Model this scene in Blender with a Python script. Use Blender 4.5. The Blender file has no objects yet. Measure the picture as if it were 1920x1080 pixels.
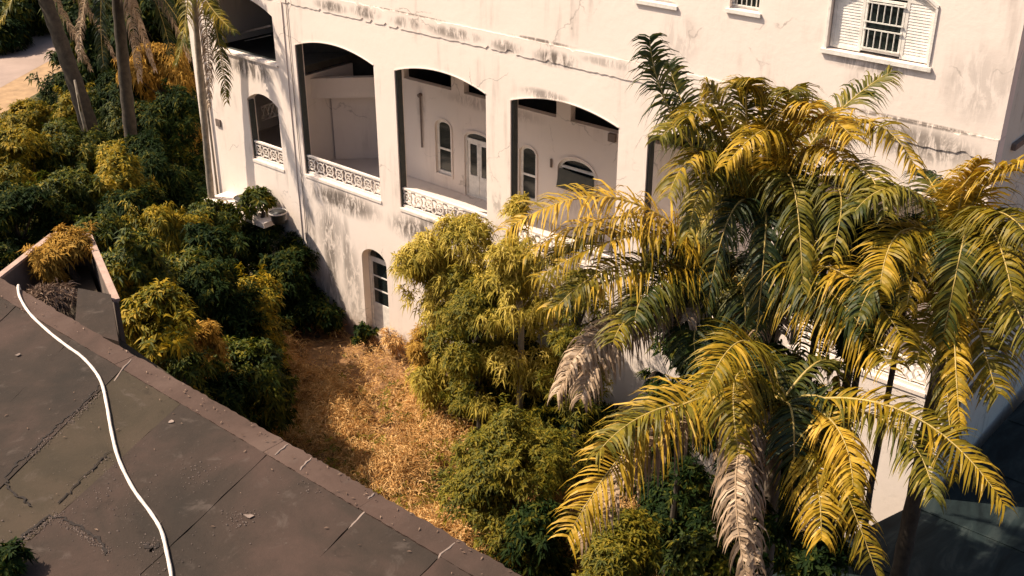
import bpy, math, random
import numpy as np
from mathutils import Vector
R = math.radians
random.seed(7); RNG = np.random.default_rng(11)
SC = bpy.context.scene
COL = SC.collection

# ------------------------------------------------------------------ camera
CAMZ = 20.3; FPX = 2117.0; TH = R(26.7); YAW = R(40.35)
cd = bpy.data.cameras.new('camera'); cam = bpy.data.objects.new('camera', cd); COL.objects.link(cam)
cam.location = (0, 0, CAMZ); cam.rotation_euler = (R(90) - TH, 0, YAW)
cd.sensor_width = 36; cd.lens = 36 * FPX / 1920; cd.clip_start = 0.1; cd.clip_end = 3000
SC.camera = cam
# ------------------------------------------------------------------ light
SUN_EL, SUN_AZ = 50, 60          # azimuth measured from the facade normal towards its left end
sx = -math.sin(R(SUN_AZ)) * math.cos(R(SUN_EL)); sy = -math.cos(R(SUN_AZ)) * math.cos(R(SUN_EL)); sz = math.sin(R(SUN_EL))
w = bpy.data.worlds.new('World'); SC.world = w; w.use_nodes = True
nt = w.node_tree; bg = nt.nodes['Background']
sky = nt.nodes.new('ShaderNodeTexSky'); sky.sky_type = 'NISHITA'; sky.sun_disc = False
sky.sun_elevation = R(SUN_EL); sky.sun_rotation = math.atan2(sx, sy) % (2 * math.pi)
sky.dust_density = 4.0; sky.air_density = 0.8; sky.ozone_density = 0.1
nt.links.new(sky.outputs[0], bg.inputs[0]); bg.inputs[1].default_value = 0.09
sd = bpy.data.lights.new('sun', 'SUN'); sd.energy = 5.0; sd.angle = R(0.6); sd.color = (1.0, 0.84, 0.66)
so = bpy.data.objects.new('sun', sd); COL.objects.link(so)
so.rotation_euler = Vector((sx, sy, sz)).to_track_quat('Z', 'Y').to_euler(); so.location = (-30, -20, 60)
SC.view_settings.view_transform = 'Standard'; SC.view_settings.look = 'None'
SC.view_settings.exposure = 0.75; SC.view_settings.gamma = 1.0

# ------------------------------------------------------------------ survey helpers (sight lines from the drone)
_h = np.array([-math.sin(YAW), math.cos(YAW), 0.]); _r = np.array([math.cos(YAW), math.sin(YAW), 0.]); _u = np.array([0, 0, 1.])
_fw = _h * math.cos(TH) - _u * math.sin(TH); _up = _u * math.cos(TH) + _h * math.sin(TH)
CP = np.array([0, 0, CAMZ])
def ray(px, py): return _fw + _r * ((px - 960) / FPX) - _up * ((py - 540) / FPX)
def AtY(px, py, Y): d = ray(px, py); return CP + d * (Y / d[1])
def AtZ(px, py, Z): d = ray(px, py); return CP + d * ((Z - CAMZ) / d[2])

# ------------------------------------------------------------------ materials
def new_mat(name):
    m = bpy.data.materials.new(name); m.use_nodes = True
    n = m.node_tree.nodes; l = m.node_tree.links
    return m, n, l, n['Principled BSDF']
def noise(n, l, vec, scale, detail=4, rough=0.55, dist=0.0):
    t = n.new('ShaderNodeTexNoise'); t.inputs['Scale'].default_value = scale; t.inputs['Detail'].default_value = detail
    t.inputs['Roughness'].default_value = rough; t.inputs['Distortion'].default_value = dist
    l.new(vec, t.inputs['Vector']); return t.outputs['Fac']
def ramp(n, l, fac, stops):
    r = n.new('ShaderNodeValToRGB'); e = r.color_ramp.elements
    e[0].position, e[0].color = stops[0][0], (*stops[0][1], 1)
    e[1].position, e[1].color = stops[-1][0], (*stops[-1][1], 1)
    for p, c in stops[1:-1]:
        q = e.new(p); q.color = (*c, 1)
    l.new(fac, r.inputs['Fac']); return r.outputs['Color']
def math_n(n, l, op, a, b=None, clamp=False):
    q = n.new('ShaderNodeMath'); q.operation = op; q.use_clamp = clamp
    for i, v in enumerate((a, b)):
        if v is None: continue
        if isinstance(v, (int, float)): q.inputs[i].default_value = v
        else: l.new(v, q.inputs[i])
    return q.outputs[0]
def maprange(n, l, v, a, b, c, d):
    q = n.new('ShaderNodeMapRange'); q.interpolation_type = 'SMOOTHSTEP'; l.new(v, q.inputs[0])
    for i, x in enumerate((a, b, c, d)): q.inputs[i + 1].default_value = x
    return q.outputs[0]
def mixc(n, l, fac, a, b, mode='MIX'):
    q = n.new('ShaderNodeMix'); q.data_type = 'RGBA'; q.blend_type = mode
    if isinstance(fac, (int, float)): q.inputs['Factor'].default_value = fac
    else: l.new(fac, q.inputs['Factor'])
    for k, v in (('A', a), ('B', b)):
        i = [s for s in q.inputs if s.name == k and s.type == 'RGBA'][0]
        if isinstance(v, tuple): i.default_value = (*v, 1)
        else: l.new(v, i)
    return [s for s in q.outputs if s.type == 'RGBA'][0]
def bump(n, l, h, strength, dist, bs):
    b = n.new('ShaderNodeBump'); b.inputs['Strength'].default_value = strength; b.inputs['Distance'].default_value = dist
    l.new(h, b.inputs['Height']); l.new(b.outputs[0], bs.inputs['Normal'])
def pos(n): return n.new('ShaderNodeNewGeometry').outputs['Position']
def vscale(n, l, v, s, off=(0, 0, 0)):
    q = n.new('ShaderNodeMapping'); q.inputs['Scale'].default_value = s; q.inputs['Location'].default_value = off
    l.new(v, q.inputs['Vector']); return q.outputs[0]

def plain(name, c, rough=0.8, var=0.25, sc=3.0, bmp=0.2, metal=0):
    m, n, l, b = new_mat(name); p = pos(n)
    f = noise(n, l, p, sc, 6, 0.6)
    d = tuple(x * (1 - var) for x in c); e = tuple(min(1, x * (1 + var * 0.6)) for x in c)
    l.new(ramp(n, l, f, [(0.3, d), (0.7, e)]), b.inputs['Base Color'])
    b.inputs['Roughness'].default_value = rough; b.inputs['Metallic'].default_value = metal
    if bmp: bump(n, l, noise(n, l, p, sc * 9, 5), bmp, 0.02, b)
    return m

def plaster(name, base, dirt, stains_streaks, base_dirt=0.12, band=True, groundz=True):
    m, n, l, b = new_mat(name); p = pos(n)
    big = noise(n, l, p, 0.55, 5, 0.6)
    fine = noise(n, l, p, 5.0, 6, 0.65)
    streak = noise(n, l, vscale(n, l, p, (3.2, 3.2, 0.35)), 1.0, 5, 0.6)
    col = mixc(n, l, maprange(n, l, big, 0.35, 0.7, 0, 0.35), base, tuple(x * y for x, y in zip(base, (0.93, 0.90, 0.88))))
    g = math_n(n, l, 'MULTIPLY', maprange(n, l, streak, 0.5, 0.72, 0, 1), maprange(n, l, big, 0.42, 0.62, 0, 1))
    col = mixc(n, l, math_n(n, l, 'MULTIPLY', g, base_dirt * 2.2), col, dirt)
    mask = None
    for (cx, cz, rx, rz, s) in stains_streaks:
        v = vscale(n, l, p, (1 / rx, 0, 1 / rz), (-cx / rx, 0, -cz / rz))
        q = n.new('ShaderNodeVectorMath'); q.operation = 'LENGTH'; l.new(v, q.inputs[0])
        e = maprange(n, l, q.outputs['Value'], 0.35, 1.1, s, 0)
        mask = e if mask is None else math_n(n, l, 'MAXIMUM', mask, e)
    if mask is not None:
        blot = noise(n, l, vscale(n, l, p, (2.0, 2.0, 0.55)), 2.4, 8, 0.72, 0.6)
        t = math_n(n, l, 'MULTIPLY', mask, maprange(n, l, blot, 0.40, 0.55, 0.08, 1))
        dc = ramp(n, l, fine, [(0.3, tuple(x * 0.55 for x in dirt)), (0.7, dirt)])
        col = mixc(n, l, t, col, dc)
    # fine cracks
    vo = n.new('ShaderNodeTexVoronoi'); vo.feature = 'DISTANCE_TO_EDGE'; vo.inputs['Scale'].default_value = 0.42
    wv = n.new('ShaderNodeVectorMath'); wv.operation = 'ADD'; l.new(p, wv.inputs[0])
    nn = n.new('ShaderNodeTexNoise'); nn.inputs['Scale'].default_value = 1.3; nn.inputs['Detail'].default_value = 6; l.new(p, nn.inputs['Vector'])
    l.new(nn.outputs['Color'], wv.inputs[1]); l.new(wv.outputs[0], vo.inputs['Vector'])
    ck = math_n(n, l, 'MULTIPLY', maprange(n, l, vo.outputs['Distance'], 0.0, 0.012, 0.45, 0), maprange(n, l, big, 0.5, 0.62, 0, 1))
    col = mixc(n, l, ck, col, tuple(x * 0.5 for x in dirt))
    if groundz:   # soil splashed up the foot of the wall
        sp = n.new('ShaderNodeSeparateXYZ'); l.new(p, sp.inputs[0])
        hh = math_n(n, l, 'ADD', sp.outputs['Z'], math_n(n, l, 'MULTIPLY', fine, -1.6))
        col = mixc(n, l, maprange(n, l, hh, -0.6, 0.5, 0.75, 0), col, (0.22, 0.13, 0.07))
    l.new(col, b.inputs['Base Color']); b.inputs['Roughness'].default_value = 0.9
    bump(n, l, math_n(n, l, 'ADD', fine, math_n(n, l, 'MULTIPLY', big, 2.0)), 0.25, 0.03, b)
    return m

def leafmat(name, cols, trans=0.3, rough=0.6, spec=0.18, isl=.6, obj=0.0):
    m, n, l, b = new_mat(name)
    g = n.new('ShaderNodeNewGeometry')
    big = noise(n, l, g.outputs['Position'], 0.9, 3, 0.6)
    f = math_n(n, l, 'ADD', math_n(n, l, 'ADD', math_n(n, l, 'MULTIPLY', g.outputs['Random Per Island'], isl), math_n(n, l, 'MULTIPLY', n.new('ShaderNodeObjectInfo').outputs['Random'], obj)), math_n(n, l, 'MULTIPLY', math_n(n, l, 'SUBTRACT', big, 0.3), 1.0))
    k = len(cols) - 1
    c = ramp(n, l, f, [(0.08 + 0.84 * i / k, cc) for i, cc in enumerate(cols)])
    l.new(c, b.inputs['Base Color']); b.inputs['Roughness'].default_value = rough
    b.inputs['Specular IOR Level'].default_value = spec
    tr = n.new('ShaderNodeBsdfTranslucent'); l.new(c, tr.inputs['Color'])
    mx = n.new('ShaderNodeMixShader'); mx.inputs[0].default_value = trans
    l.new(b.outputs[0], mx.inputs[1]); l.new(tr.outputs[0], mx.inputs[2])
    l.new(mx.outputs[0], n['Material Output'].inputs['Surface'])
    return m

WHITE = (0.80, 0.70, 0.625)
STAINS_STREAKS = [(-24.5, 12.39, 2.2, .035, .8), (-19.3, 12.42, 1.3, .06, .9), (-15.6, 12.39, 1.2, .04, .6), (-8.8, 12.36, 2.2, .07, .9), (-32.6, 9.2, 1.5, 0.5, 1.0), (-28.2, 5.3, 2.2, 0.55, 1.0), (-24.3, 5.2, 1.8, 0.6, 1.0), (-29.0, 3.2, .45, 2.6, .85), (-28.1, 3.0, .3, 2.2, .7), (-30.0, 3.4, .35, 2.6, .6), (-23.9, 5.6, 0.8, 0.35, .8),  # stains on band and sills, plus grey streaks low on the left wall
          (-28.0, 12.1, 0.9, 0.22, .9), (-26.4, 12.15, 0.8, 0.24, .9), (-24.6, 12.1, .8, .2, .75), (-22.6, 12.1, 1.3, 0.22, .8),
          (-20.6, 12.05, .7, .22, .8), (-18.8, 12.0, .9, .28, 1.0), (-17.1, 12.2, 1.0, .15, .5), (-8.6, 11.9, 1.7, .5, .8),
          (-9.9, 13.45, 1.3, 0.25, .6), (-28.9, 3.9, .9, 1.6, .55), (-27.9, 2.2, .6, 1.9, .6), (-26.4, .3, 1.2, .6, .9),
          (-7.5, 13.4, .8, 1.0, .3), (-14.9, 13.2, .7, .8, .25), (-29.3, 1.0, 1.6, 1.2, .6), (-19.2, 10.9, 1.0, .2, .7), (-21.0, 7.2, .25, .5, .5)]
M = {}
M['plaster'] = plaster('weathered_white_plaster', WHITE, (0.20, 0.165, 0.14), STAINS_STREAKS, 0.14)
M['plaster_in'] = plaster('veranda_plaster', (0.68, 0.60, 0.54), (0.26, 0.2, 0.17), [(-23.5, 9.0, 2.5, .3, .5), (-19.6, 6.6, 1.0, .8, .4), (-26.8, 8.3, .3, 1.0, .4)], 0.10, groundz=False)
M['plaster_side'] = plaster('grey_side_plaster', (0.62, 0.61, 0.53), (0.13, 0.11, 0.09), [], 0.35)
M['dark_room'] = plain('dark_room_gloom', (0.04, 0.036, 0.03), 0.95, 0.4)  # near-black colour carries the gloom of the unlit rooms
M['frame'] = plain('white_painted_wood', (0.74, 0.70, 0.64), 0.6, 0.2, 6)
M['iron'] = plain('white_painted_iron', (0.70, 0.68, 0.62), 0.5, 0.25, 12)
M['rail'] = plain('railing_paint', (0.78, 0.70, 0.63), 0.7, 0.2, 8)
M['pipe'] = plain('rusty_pipe', (0.16, 0.12, 0.10), 0.8, 0.3, 6)
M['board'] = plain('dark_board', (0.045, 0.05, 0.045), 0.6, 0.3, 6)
gm, n, l, b = new_mat('window_glass'); b.inputs['Base Color'].default_value = (0.012, 0.018, 0.018, 1); b.inputs['Roughness'].default_value = 0.12
M['glass'] = gm; M['coping'] = plain('pale_coping', (0.36, 0.25, 0.20), .9, .25, 6); M['crack'] = plain('crack_dirt', (0.016, 0.010, 0.007), .95, .3, 20)
M['soil_pot'] = plain('black_pot', (0.02, 0.02, 0.02), 0.6, .2)
M['concrete'] = plain('pale_concrete', (0.22, 0.165, 0.135), 0.9, 0.35, 3)
M['hose'] = plain('white_hose', (0.66, 0.58, 0.51), 0.6, 0.3, 7, 0)
M['trunk'] = plain('palm_trunk_bark', (0.11, 0.085, 0.06), 0.95, 0.5, 5, .6)
M['trunk_dark'] = plain('dark_bark', (0.05, 0.038, 0.026), 0.95, 0.5, 5, .6)
M['trunk_pale'] = plain('pale_bark', (0.26, 0.22, 0.17), 0.95, 0.4, 5, .6)
M['midrib'] = plain('frond_midrib', (0.36, 0.26, 0.07), 0.6, 0.2, 4, 0)
M['midrib_dry'] = plain('dry_midrib', (0.32, 0.22, 0.13), 0.8, 0.2, 4, 0)
M['leaf_olive'] = leafmat('olive_leaves', [(0.008, 0.020, 0.004), (0.028, 0.046, 0.006), (0.085, 0.095, 0.008), (0.26, 0.19, 0.012)])
M['leaf_yellow'] = leafmat('yellow_leaves', [(0.03, 0.042, 0.006), (0.12, 0.115, 0.009), (0.30, 0.21, 0.012), (0.44, 0.28, 0.015)])
M['leaf_dark'] = leafmat('shaded_dark_leaves', [(0.003, 0.010, 0.003), (0.008, 0.020, 0.004), (0.022, 0.036, 0.006), (0.13, 0.11, 0.010)], .2, .7, .08)  # dark green leaves, with the tree shadow deepened into the colour
M['leaf_pale'] = leafmat('pale_olive_leaves', [(0.10, 0.095, 0.012), (0.26, 0.21, 0.025), (0.48, 0.36, 0.05), (0.68, 0.53, 0.14)], .4)
M['leaf_fine'] = leafmat('mossy_leaves', [(0.03, 0.045, 0.008), (0.10, 0.10, 0.010), (0.20, 0.16, 0.012), (0.30, 0.22, 0.02)], .35)
M['frond_gold'] = leafmat('golden_fronds', [(0.03, 0.038, 0.006), (0.18, 0.14, 0.010), (0.43, 0.265, 0.018), (0.66, 0.42, 0.06)], .32, .5, .25, .28, .38)
M['frond_green'] = leafmat('green_fronds', [(0.008, 0.022, 0.006), (0.030, 0.044, 0.007), (0.15, 0.125, 0.012), (0.42, 0.29, 0.03)], .28, .5, .25, .28, .38)
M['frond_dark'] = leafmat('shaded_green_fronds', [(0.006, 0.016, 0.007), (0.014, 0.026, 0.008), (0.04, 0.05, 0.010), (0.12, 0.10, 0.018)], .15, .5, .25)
M['frond_dry'] = leafmat('dry_fronds', [(0.13, 0.09, 0.055), (0.28, 0.195, 0.125), (0.42, 0.31, 0.21), (0.54, 0.42, 0.30)], .15, .8, .1)
M['dry'] = leafmat('dry_straw', [(0.20, 0.10, 0.035), (0.48, 0.27, 0.09), (0.66, 0.40, 0.155), (0.78, 0.54, 0.25)], .2, .8, .1, .75)
M['dry_orange'] = leafmat('dry_orange_leaves', [(0.12, 0.06, 0.012), (0.30, 0.16, 0.025), (0.42, 0.24, 0.04), (0.5, 0.32, 0.08)], .25, .7, .1)
M['dry_brown'] = leafmat('dry_brown_twigs', [(0.06, 0.04, 0.03), (0.16, 0.105, 0.075), (0.26, 0.18, 0.13), (0.34, 0.25, 0.19)], .1, .8, .1)
M['dry_grey'] = leafmat('dry_grey_twigs', [(0.14, 0.10, 0.08), (0.26, 0.19, 0.15), (0.36, 0.27, 0.21), (0.42, 0.33, 0.27)], .1, .8, .1)

def ground_mat():
    m, n, l, b = new_mat('earth'); p = pos(n)
    a = noise(n, l, p, 0.35, 6, .6); f = noise(n, l, p, 4, 8, .7)
    c = ramp(n, l, f, [(0.3, (0.05, 0.028, 0.012)), (0.5, (0.22, 0.115, 0.045)), (0.72, (0.38, 0.21, 0.09))])
    g = ramp(n, l, f, [(0.3, (0.02, 0.025, 0.008)), (0.7, (0.11, 0.09, 0.02))])
    sp = n.new('ShaderNodeSeparateXYZ'); l.new(p, sp.inputs[0])
    far = maprange(n, l, sp.outputs['X'], -34, -30, 1, 0)
    c = mixc(n, l, math_n(n, l, 'MULTIPLY', far, maprange(n, l, a, .3, .5, .3, 1)), c, g)
    l.new(c, b.inputs['Base Color']); b.inputs['Roughness'].default_value = .95
    bump(n, l, f, .6, .08, b); return m
M['ground'] = ground_mat()
M['road'] = plain('dusty_road', (0.30, 0.22, 0.18), 0.9, 0.15, .6)
M['verge'] = plain('orange_dirt', (0.33, 0.21, 0.11), 0.95, 0.3, 1.5, .4)
M['concrete_wall'] = plain('stained_concrete', (0.14, 0.105, 0.085), 0.9, 0.4, 1.5)

def roof_mat(name, c0, c1, c2):
    m, n, l, b = new_mat(name); p = pos(n)
    a = noise(n, l, p, 0.55, 5, .6, .4); f = noise(n, l, p, 2.6, 8, .68, .5); ff = noise(n, l, p, 14, 6, .7)
    col = ramp(n, l, a, [(0.34, c0), (0.5, c1), (0.66, c2)])
    col = mixc(n, l, maprange(n, l, f, .56, .70, 0, .45), col, (0.095, 0.074, 0.062))
    col = mixc(n, l, maprange(n, l, f, .26, .42, .55, 0), col, (0.016, 0.012, 0.009))
    col = mixc(n, l, maprange(n, l, ff, .62, .72, 0, .5), col, (0.10, 0.08, 0.067))
    l.new(col, b.inputs['Base Color']); b.inputs['Roughness'].default_value = .92; b.inputs['Specular IOR Level'].default_value = .2
    bump(n, l, math_n(n, l, 'ADD', f, math_n(n, l, 'MULTIPLY', ff, .4)), .35, .03, b); return m
M['roof_a'] = roof_mat('roof_concrete_brown', (0.024, 0.019, 0.015), (0.036, 0.026, 0.020), (0.058, 0.037, 0.029))
M['roof_b'] = roof_mat('roof_concrete_olive', (0.030, 0.024, 0.016), (0.045, 0.034, 0.022), (0.062, 0.044, 0.030))
M['roof_c'] = roof_mat('roof_concrete_red', (0.038, 0.026, 0.020), (0.060, 0.037, 0.029), (0.078, 0.048, 0.038))
M['roof_edge'] = roof_mat('roof_edge_concrete', (0.045, 0.030, 0.023), (0.070, 0.044, 0.034), (0.10, 0.066, 0.052))
def dark_roof():
    m, n, l, b = new_mat('black_roofing_felt'); p = pos(n)
    a = noise(n, l, vscale(n, l, p, (1.2, .35, 1)), 1.3, 7, .65, 1.2)
    l.new(ramp(n, l, a, [(0.35, (0.004, 0.008, 0.009)), (0.55, (0.013, 0.022, 0.023)), (0.75, (0.045, 0.056, 0.053))]), b.inputs['Base Color'])
    b.inputs['Roughness'].default_value = .75; b.inputs['Specular IOR Level'].default_value = .2; return m
M['felt'] = dark_roof()

# ------------------------------------------------------------------ object helpers
OFF = {}
class MB:
    def __init__(s): s.v = []; s.f = []
    def add(s, vs, fs):
        o = len(s.v); s.v += [tuple(map(float, v)) for v in vs]; s.f += [tuple(i + o for i in f) for f in fs]
    def quad(s, a, b, c, d): s.add([a, b, c, d], [(0, 1, 2, 3)])
    def box(s, x0, x1, y0, y1, z0, z1):
        s.add([(x0, y0, z0), (x1, y0, z0), (x1, y1, z0), (x0, y1, z0), (x0, y0, z1), (x1, y0, z1), (x1, y1, z1), (x0, y1, z1)],
              [(0, 3, 2, 1), (4, 5, 6, 7), (0, 1, 5, 4), (1, 2, 6, 5), (2, 3, 7, 6), (3, 0, 4, 7)])
    def prism(s, poly, z0, z1, jitter=0):
        n = len(poly); s.add([(x, y, z0) for x, y in poly] + [(x, y, z1) for x, y in poly],
              [tuple(range(n))[::-1], tuple(range(n, 2 * n))] + [(i, (i + 1) % n, n + (i + 1) % n, n + i) for i in range(n)])
    def bar(s, a, b, w, h=None):
        a = Vector(a); b = Vector(b); h = h or w; t = (b - a).normalized()
        up = Vector((0, 0, 1)) if abs(t.z) < .95 else Vector((1, 0, 0))
        x = t.cross(up).normalized() * w / 2; y = x.cross(t).normalized() * h / 2
        vs = [a - x - y, a + x - y, a + x + y, a - x + y, b - x - y, b + x - y, b + x + y, b - x + y]
        s.add(vs, [(0, 3, 2, 1), (4, 5, 6, 7), (0, 1, 5, 4), (1, 2, 6, 5), (2, 3, 7, 6), (3, 0, 4, 7)])
    def tube(s, pts, rad, seg=8, cap=True):
        pts = [Vector(p) for p in pts]; n = len(pts)
        rr = rad if isinstance(rad, (list, tuple)) else [rad] * n
        vs = []
        for i, p in enumerate(pts):
            t = (pts[min(i + 1, n - 1)] - pts[max(i - 1, 0)]).normalized()
            up = Vector((0, 0, 1)) if abs(t.z) < .9 else Vector((1, 0, 0))
            x = t.cross(up).normalized(); y = x.cross(t).normalized()
            for k in range(seg):
                a = 2 * math.pi * k / seg; vs.append(p + x * math.cos(a) * rr[i] + y * math.sin(a) * rr[i])
        fs = [(i * seg + k, i * seg + (k + 1) % seg, (i + 1) * seg + (k + 1) % seg, (i + 1) * seg + k) for i in range(n - 1) for k in range(seg)]
        if cap: fs += [tuple(range(seg))[::-1], tuple((n - 1) * seg + k for k in range(seg))]
        s.add(vs, fs)
    def build(s, name, m, parent=None, smooth=False):
        return link_mesh(name, np.array(s.v, dtype=float), s.f, m, parent, smooth)
def link_mesh(name, v, f, m, parent=None, smooth=False):
    off = OFF.get(parent.name, np.zeros(3)) if parent else np.zeros(3)
    me = bpy.data.meshes.new(name); me.from_pydata((np.asarray(v) - off).tolist(), [], f if isinstance(f, list) else f.tolist())
    me.materials.append(M[m] if isinstance(m, str) else m)
    if smooth: me.polygons.foreach_set('use_smooth', [True] * len(me.polygons))
    o = bpy.data.objects.new(name, me); COL.objects.link(o)
    if parent: o.parent = parent
    OFF[o.name] = off
    return o
def thing(name, loc, label, cat, group=None):
    o = bpy.data.objects.new(name, None); COL.objects.link(o); o.location = tuple(map(float, loc)); o.empty_display_size = .3
    OFF[o.name] = np.array(loc, dtype=float); o['label'] = label; o['category'] = cat
    if group: o['group'] = group
    return o
def tag(o, label=None, cat=None, group=None, kind=None):
    for k, v in (('label', label), ('category', cat), ('group', group), ('kind', kind)):
        if v: o[k] = v
    return o

# ================================================================== SETTING
mb = MB(); N = 60
mb.quad((-900, -900, 0), (900, -900, 0), (900, 900, 0), (-900, 900, 0)); tag(mb.build('ground', 'ground'), kind='structure')
def ext(a, b, k): return (b[0] + (b[0] - a[0]) * k, b[1] + (b[1] - a[1]) * k)
A0, A1, B0, B1 = (-75.41, 35.09), (-79.6, 40.43), (-68.58, 31.52), (-71.42, 37.24)
dirr = (-.55, .83)
def rd(p, s): return (p[0] + dirr[0] * s, p[1] + dirr[1] * s, 0)
mb = MB(); mb.quad(*[(x, y, .012) for x, y, _ in (rd(A0, -40), rd(B0, -40), rd(B1, 60), rd(A1, 60))]); tag(mb.build('road', 'road'), kind='structure')
mb = MB(); mb.quad(*[(x, y, .006) for x, y, _ in (rd((-70, 32), -40), rd((-65.3, 31), -40), rd((-68.4, 38), 30), rd((-71.6, 37.5), 60))]); tag(mb.build('dirt_verge', 'verge'), kind='structure')

# ================================================================== WHITE HOUSE
FX0, FX1, FY, TW = -36.1, -6.85, 24.0, 0.35
house = thing('white_house', (-21, FY, 0), 'large abandoned white plastered house with tall arched veranda openings and stained walls', 'house')
def arch_z(o, x):
    if not o.get('rise'): return o['zs']
    u = (x - o['xl']) / (o['xr'] - o['xl']) * 2 - 1
    return o['zs'] + o['rise'] * math.sqrt(max(0, 1 - u * u)) if o.get('round') else o['zs'] + o['rise'] * (1 - abs(u) ** 2.0)
def wall_with_openings(mb, x0, x1, z0, z1, y, th, ops):
    xs = {x0, x1}
    for o in ops:
        k = 20 if o.get('rise') else 1
        for i in range(k + 1):
            u = -math.cos(math.pi * i / k) if k > 1 else 2 * i - 1
            xs.add(round(o['xl'] + (o['xr'] - o['xl']) * (u + 1) / 2, 5))
    xs = sorted(xs)
    for a, b in zip(xs[:-1], xs[1:]):
        if b - a < 1e-4: continue
        mid = (a + b) / 2; cov = sorted([o for o in ops if o['xl'] < mid < o['xr']], key=lambda o: o['zb'])
        za = zb = z0
        for o in cov + [None]:
            ta, tb = (o['zb'], o['zb']) if o else (z1, z1)
            mb.quad((a, y, za), (b, y, zb), (b, y, tb), (a, y, ta))
            mb.quad((b, y + th, zb), (a, y + th, za), (a, y + th, ta), (b, y + th, tb))
            if o:
                za, zb = arch_z(o, a), arch_z(o, b)
                mb.quad((a, y, o['zb']), (b, y, o['zb']), (b, y + th, o['zb']), (a, y + th, o['zb']))
                mb.quad((a, y, za), (a, y + th, za), (b, y + th, zb), (b, y, zb))
    for o in ops:
        for x, sgn in ((o['xl'], 1), (o['xr'], -1)):
            zt = arch_z(o, x); mb.quad((x, y, o['zb']), (x, y + th, o['zb']), (x, y + th, zt), (x, y, zt))
    mb.quad((x0, y, z0), (x0, y + th, z0), (x0, y + th, z1), (x0, y, z1)); mb.quad((x1, y, z0), (x1, y + th, z0), (x1, y + th, z1), (x1, y, z1))
    mb.quad((x0, y, z1), (x1, y, z1), (x1, y + th, z1), (x0, y + th, z1))
SILL, SPR = 5.88, 10.5
bays = [(-30.02, -26.17), (-25.23, -21.4), (-20.45, -16.62), (-15.68, -11.9), (-11.0, -7.4)]
ops = [dict(xl=a, xr=b, zb=SILL, zs=SPR, rise=.33) for a, b in bays]
ops += [dict(xl=-34.5, xr=-31.1, zb=9.66, zs=11.3, rise=.45), dict(xl=-33.0, xr=-31.25, zb=5.75, zs=8.05, rise=.32)]
ops += [dict(xl=-27.33, xr=-26.08, zb=.5, zs=3.42, rise=.46, round=1), dict(xl=-15.18, xr=-14.48, zb=1.9, zs=3.22, rise=.36, round=1),
        dict(xl=-10.3, xr=-9.0, zb=.5, zs=3.0, rise=.46, round=1), dict(xl=-20.4, xr=-19.7, zb=1.9, zs=3.22, rise=.36, round=1)]
ops += [dict(xl=-13.58, xr=-12.8, zb=14.16, zs=15.3), dict(xl=-11.0, xr=-8.66, zb=13.63, zs=14.85, rise=.42), dict(xl=-16.2, xr=-15.1, zb=14.0, zs=15.3),
        dict(xl=-25.0, xr=-24.1, zb=14.16, zs=15.3), dict(xl=-31.0, xr=-30.1, zb=14.16, zs=15.3)]
mb = MB(); wall_with_openings(mb, FX0, FX1, -.3, 19.5, FY, TW, ops); mb.build('front_wall', 'plaster', house)
# band course: one thin raised strip with a worn edge
xs_ = np.linspace(FX0 + 2, FX1 - .02, 260); vs = []; fs = []
for i, x in enumerate(xs_):
    zl = 11.88 + random.uniform(-.02, .02) + (.0 if random.random() < .93 else .08); zt = 12.37 + random.uniform(-.012, .012) - (0 if random.random() < .94 else .07)
    vs += [(x, FY - .022, zl), (x, FY - .022, zt), (x, FY - .002, zt), (x, FY - .002, zl)]
for i in range(len(xs_) - 1):
    o = i * 4; fs += [(o, o + 4, o + 5, o + 1), (o + 1, o + 5, o + 6, o + 2), (o, o + 3, o + 7, o + 4)]
link_mesh('band_course', np.array(vs), fs, 'plaster', house)
# sills below the tall openings
for a, b_ in bays + [(-33.0, -31.25)]:
    z = SILL if a > -31 else 5.75
    mb = MB(); mb.box(a - .03, b_ + .03, FY - .025, FY - .003, z - .12, z - .02); mb.build('sill', 'plaster', house)
mb = MB(); mb.box(-34.62, -31.0, FY - .06, FY - .003, 9.56, 9.64); mb.build('sill', 'plaster', house)
# corner pilaster strip between wing and veranda
mb = MB(); mb.box(-30.95, -30.5, FY - .035, FY - .004, -.2, 11.86); mb.build('pilaster', 'plaster', house)
# arch surrounds: thin raised edge
for a, b_ in bays:
    o = dict(xl=a, xr=b_, zs=SPR, rise=.33, zb=0); mb = MB(); k = 20
    for i in range(k):
        xa, xb = a + (b_ - a) * i / k, a + (b_ - a) * (i + 1) / k; za, zb = arch_z(o, xa), arch_z(o, xb)
        y0, y1 = FY - .02, FY - .001; h = .035
        mb.add([(xa, y0, za + .003), (xb, y0, zb + .003), (xb, y0, zb + h), (xa, y0, za + h), (xa, y1, za + .003), (xb, y1, zb + .003), (xb, y1, zb + h), (xa, y1, za + h)],
               [(0, 1, 2, 3), (4, 7, 6, 5), (0, 4, 5, 1), (3, 2, 6, 7)])
    mb.build('arch_edge', 'plaster', house)

# side and back shell
mb = MB(); mb.box(FX1 - TW, FX1 - .003, FY + TW + .002, 46, -.3, 19.5)
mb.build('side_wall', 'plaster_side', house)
mb = MB(); mb.box(FX1 - .002, FX1 + .10, FY + .9, 46, 11.9, 12.05); mb.box(FX1 - .002, FX1 + .08, FY + .9, 46, 5.4, 5.52); mb.build('side_ledge', 'pipe', house)
mb = MB(); mb.box(FX0, FX0 + TW, FY + TW + .002, 46, -.3, 19.5); mb.build('side_wall', 'plaster', house)
mb = MB(); mb.box(FX0, FX1, 46.003, 46.35, -.3, 19.5); mb.build('rear_wall', 'plaster', house)
mb = MB(); mb.box(FX0 - .2, FX1 + .2, FY - .2, 46.4, 19.503, 19.7); mb.build('roof', 'roof_edge', house)
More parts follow.
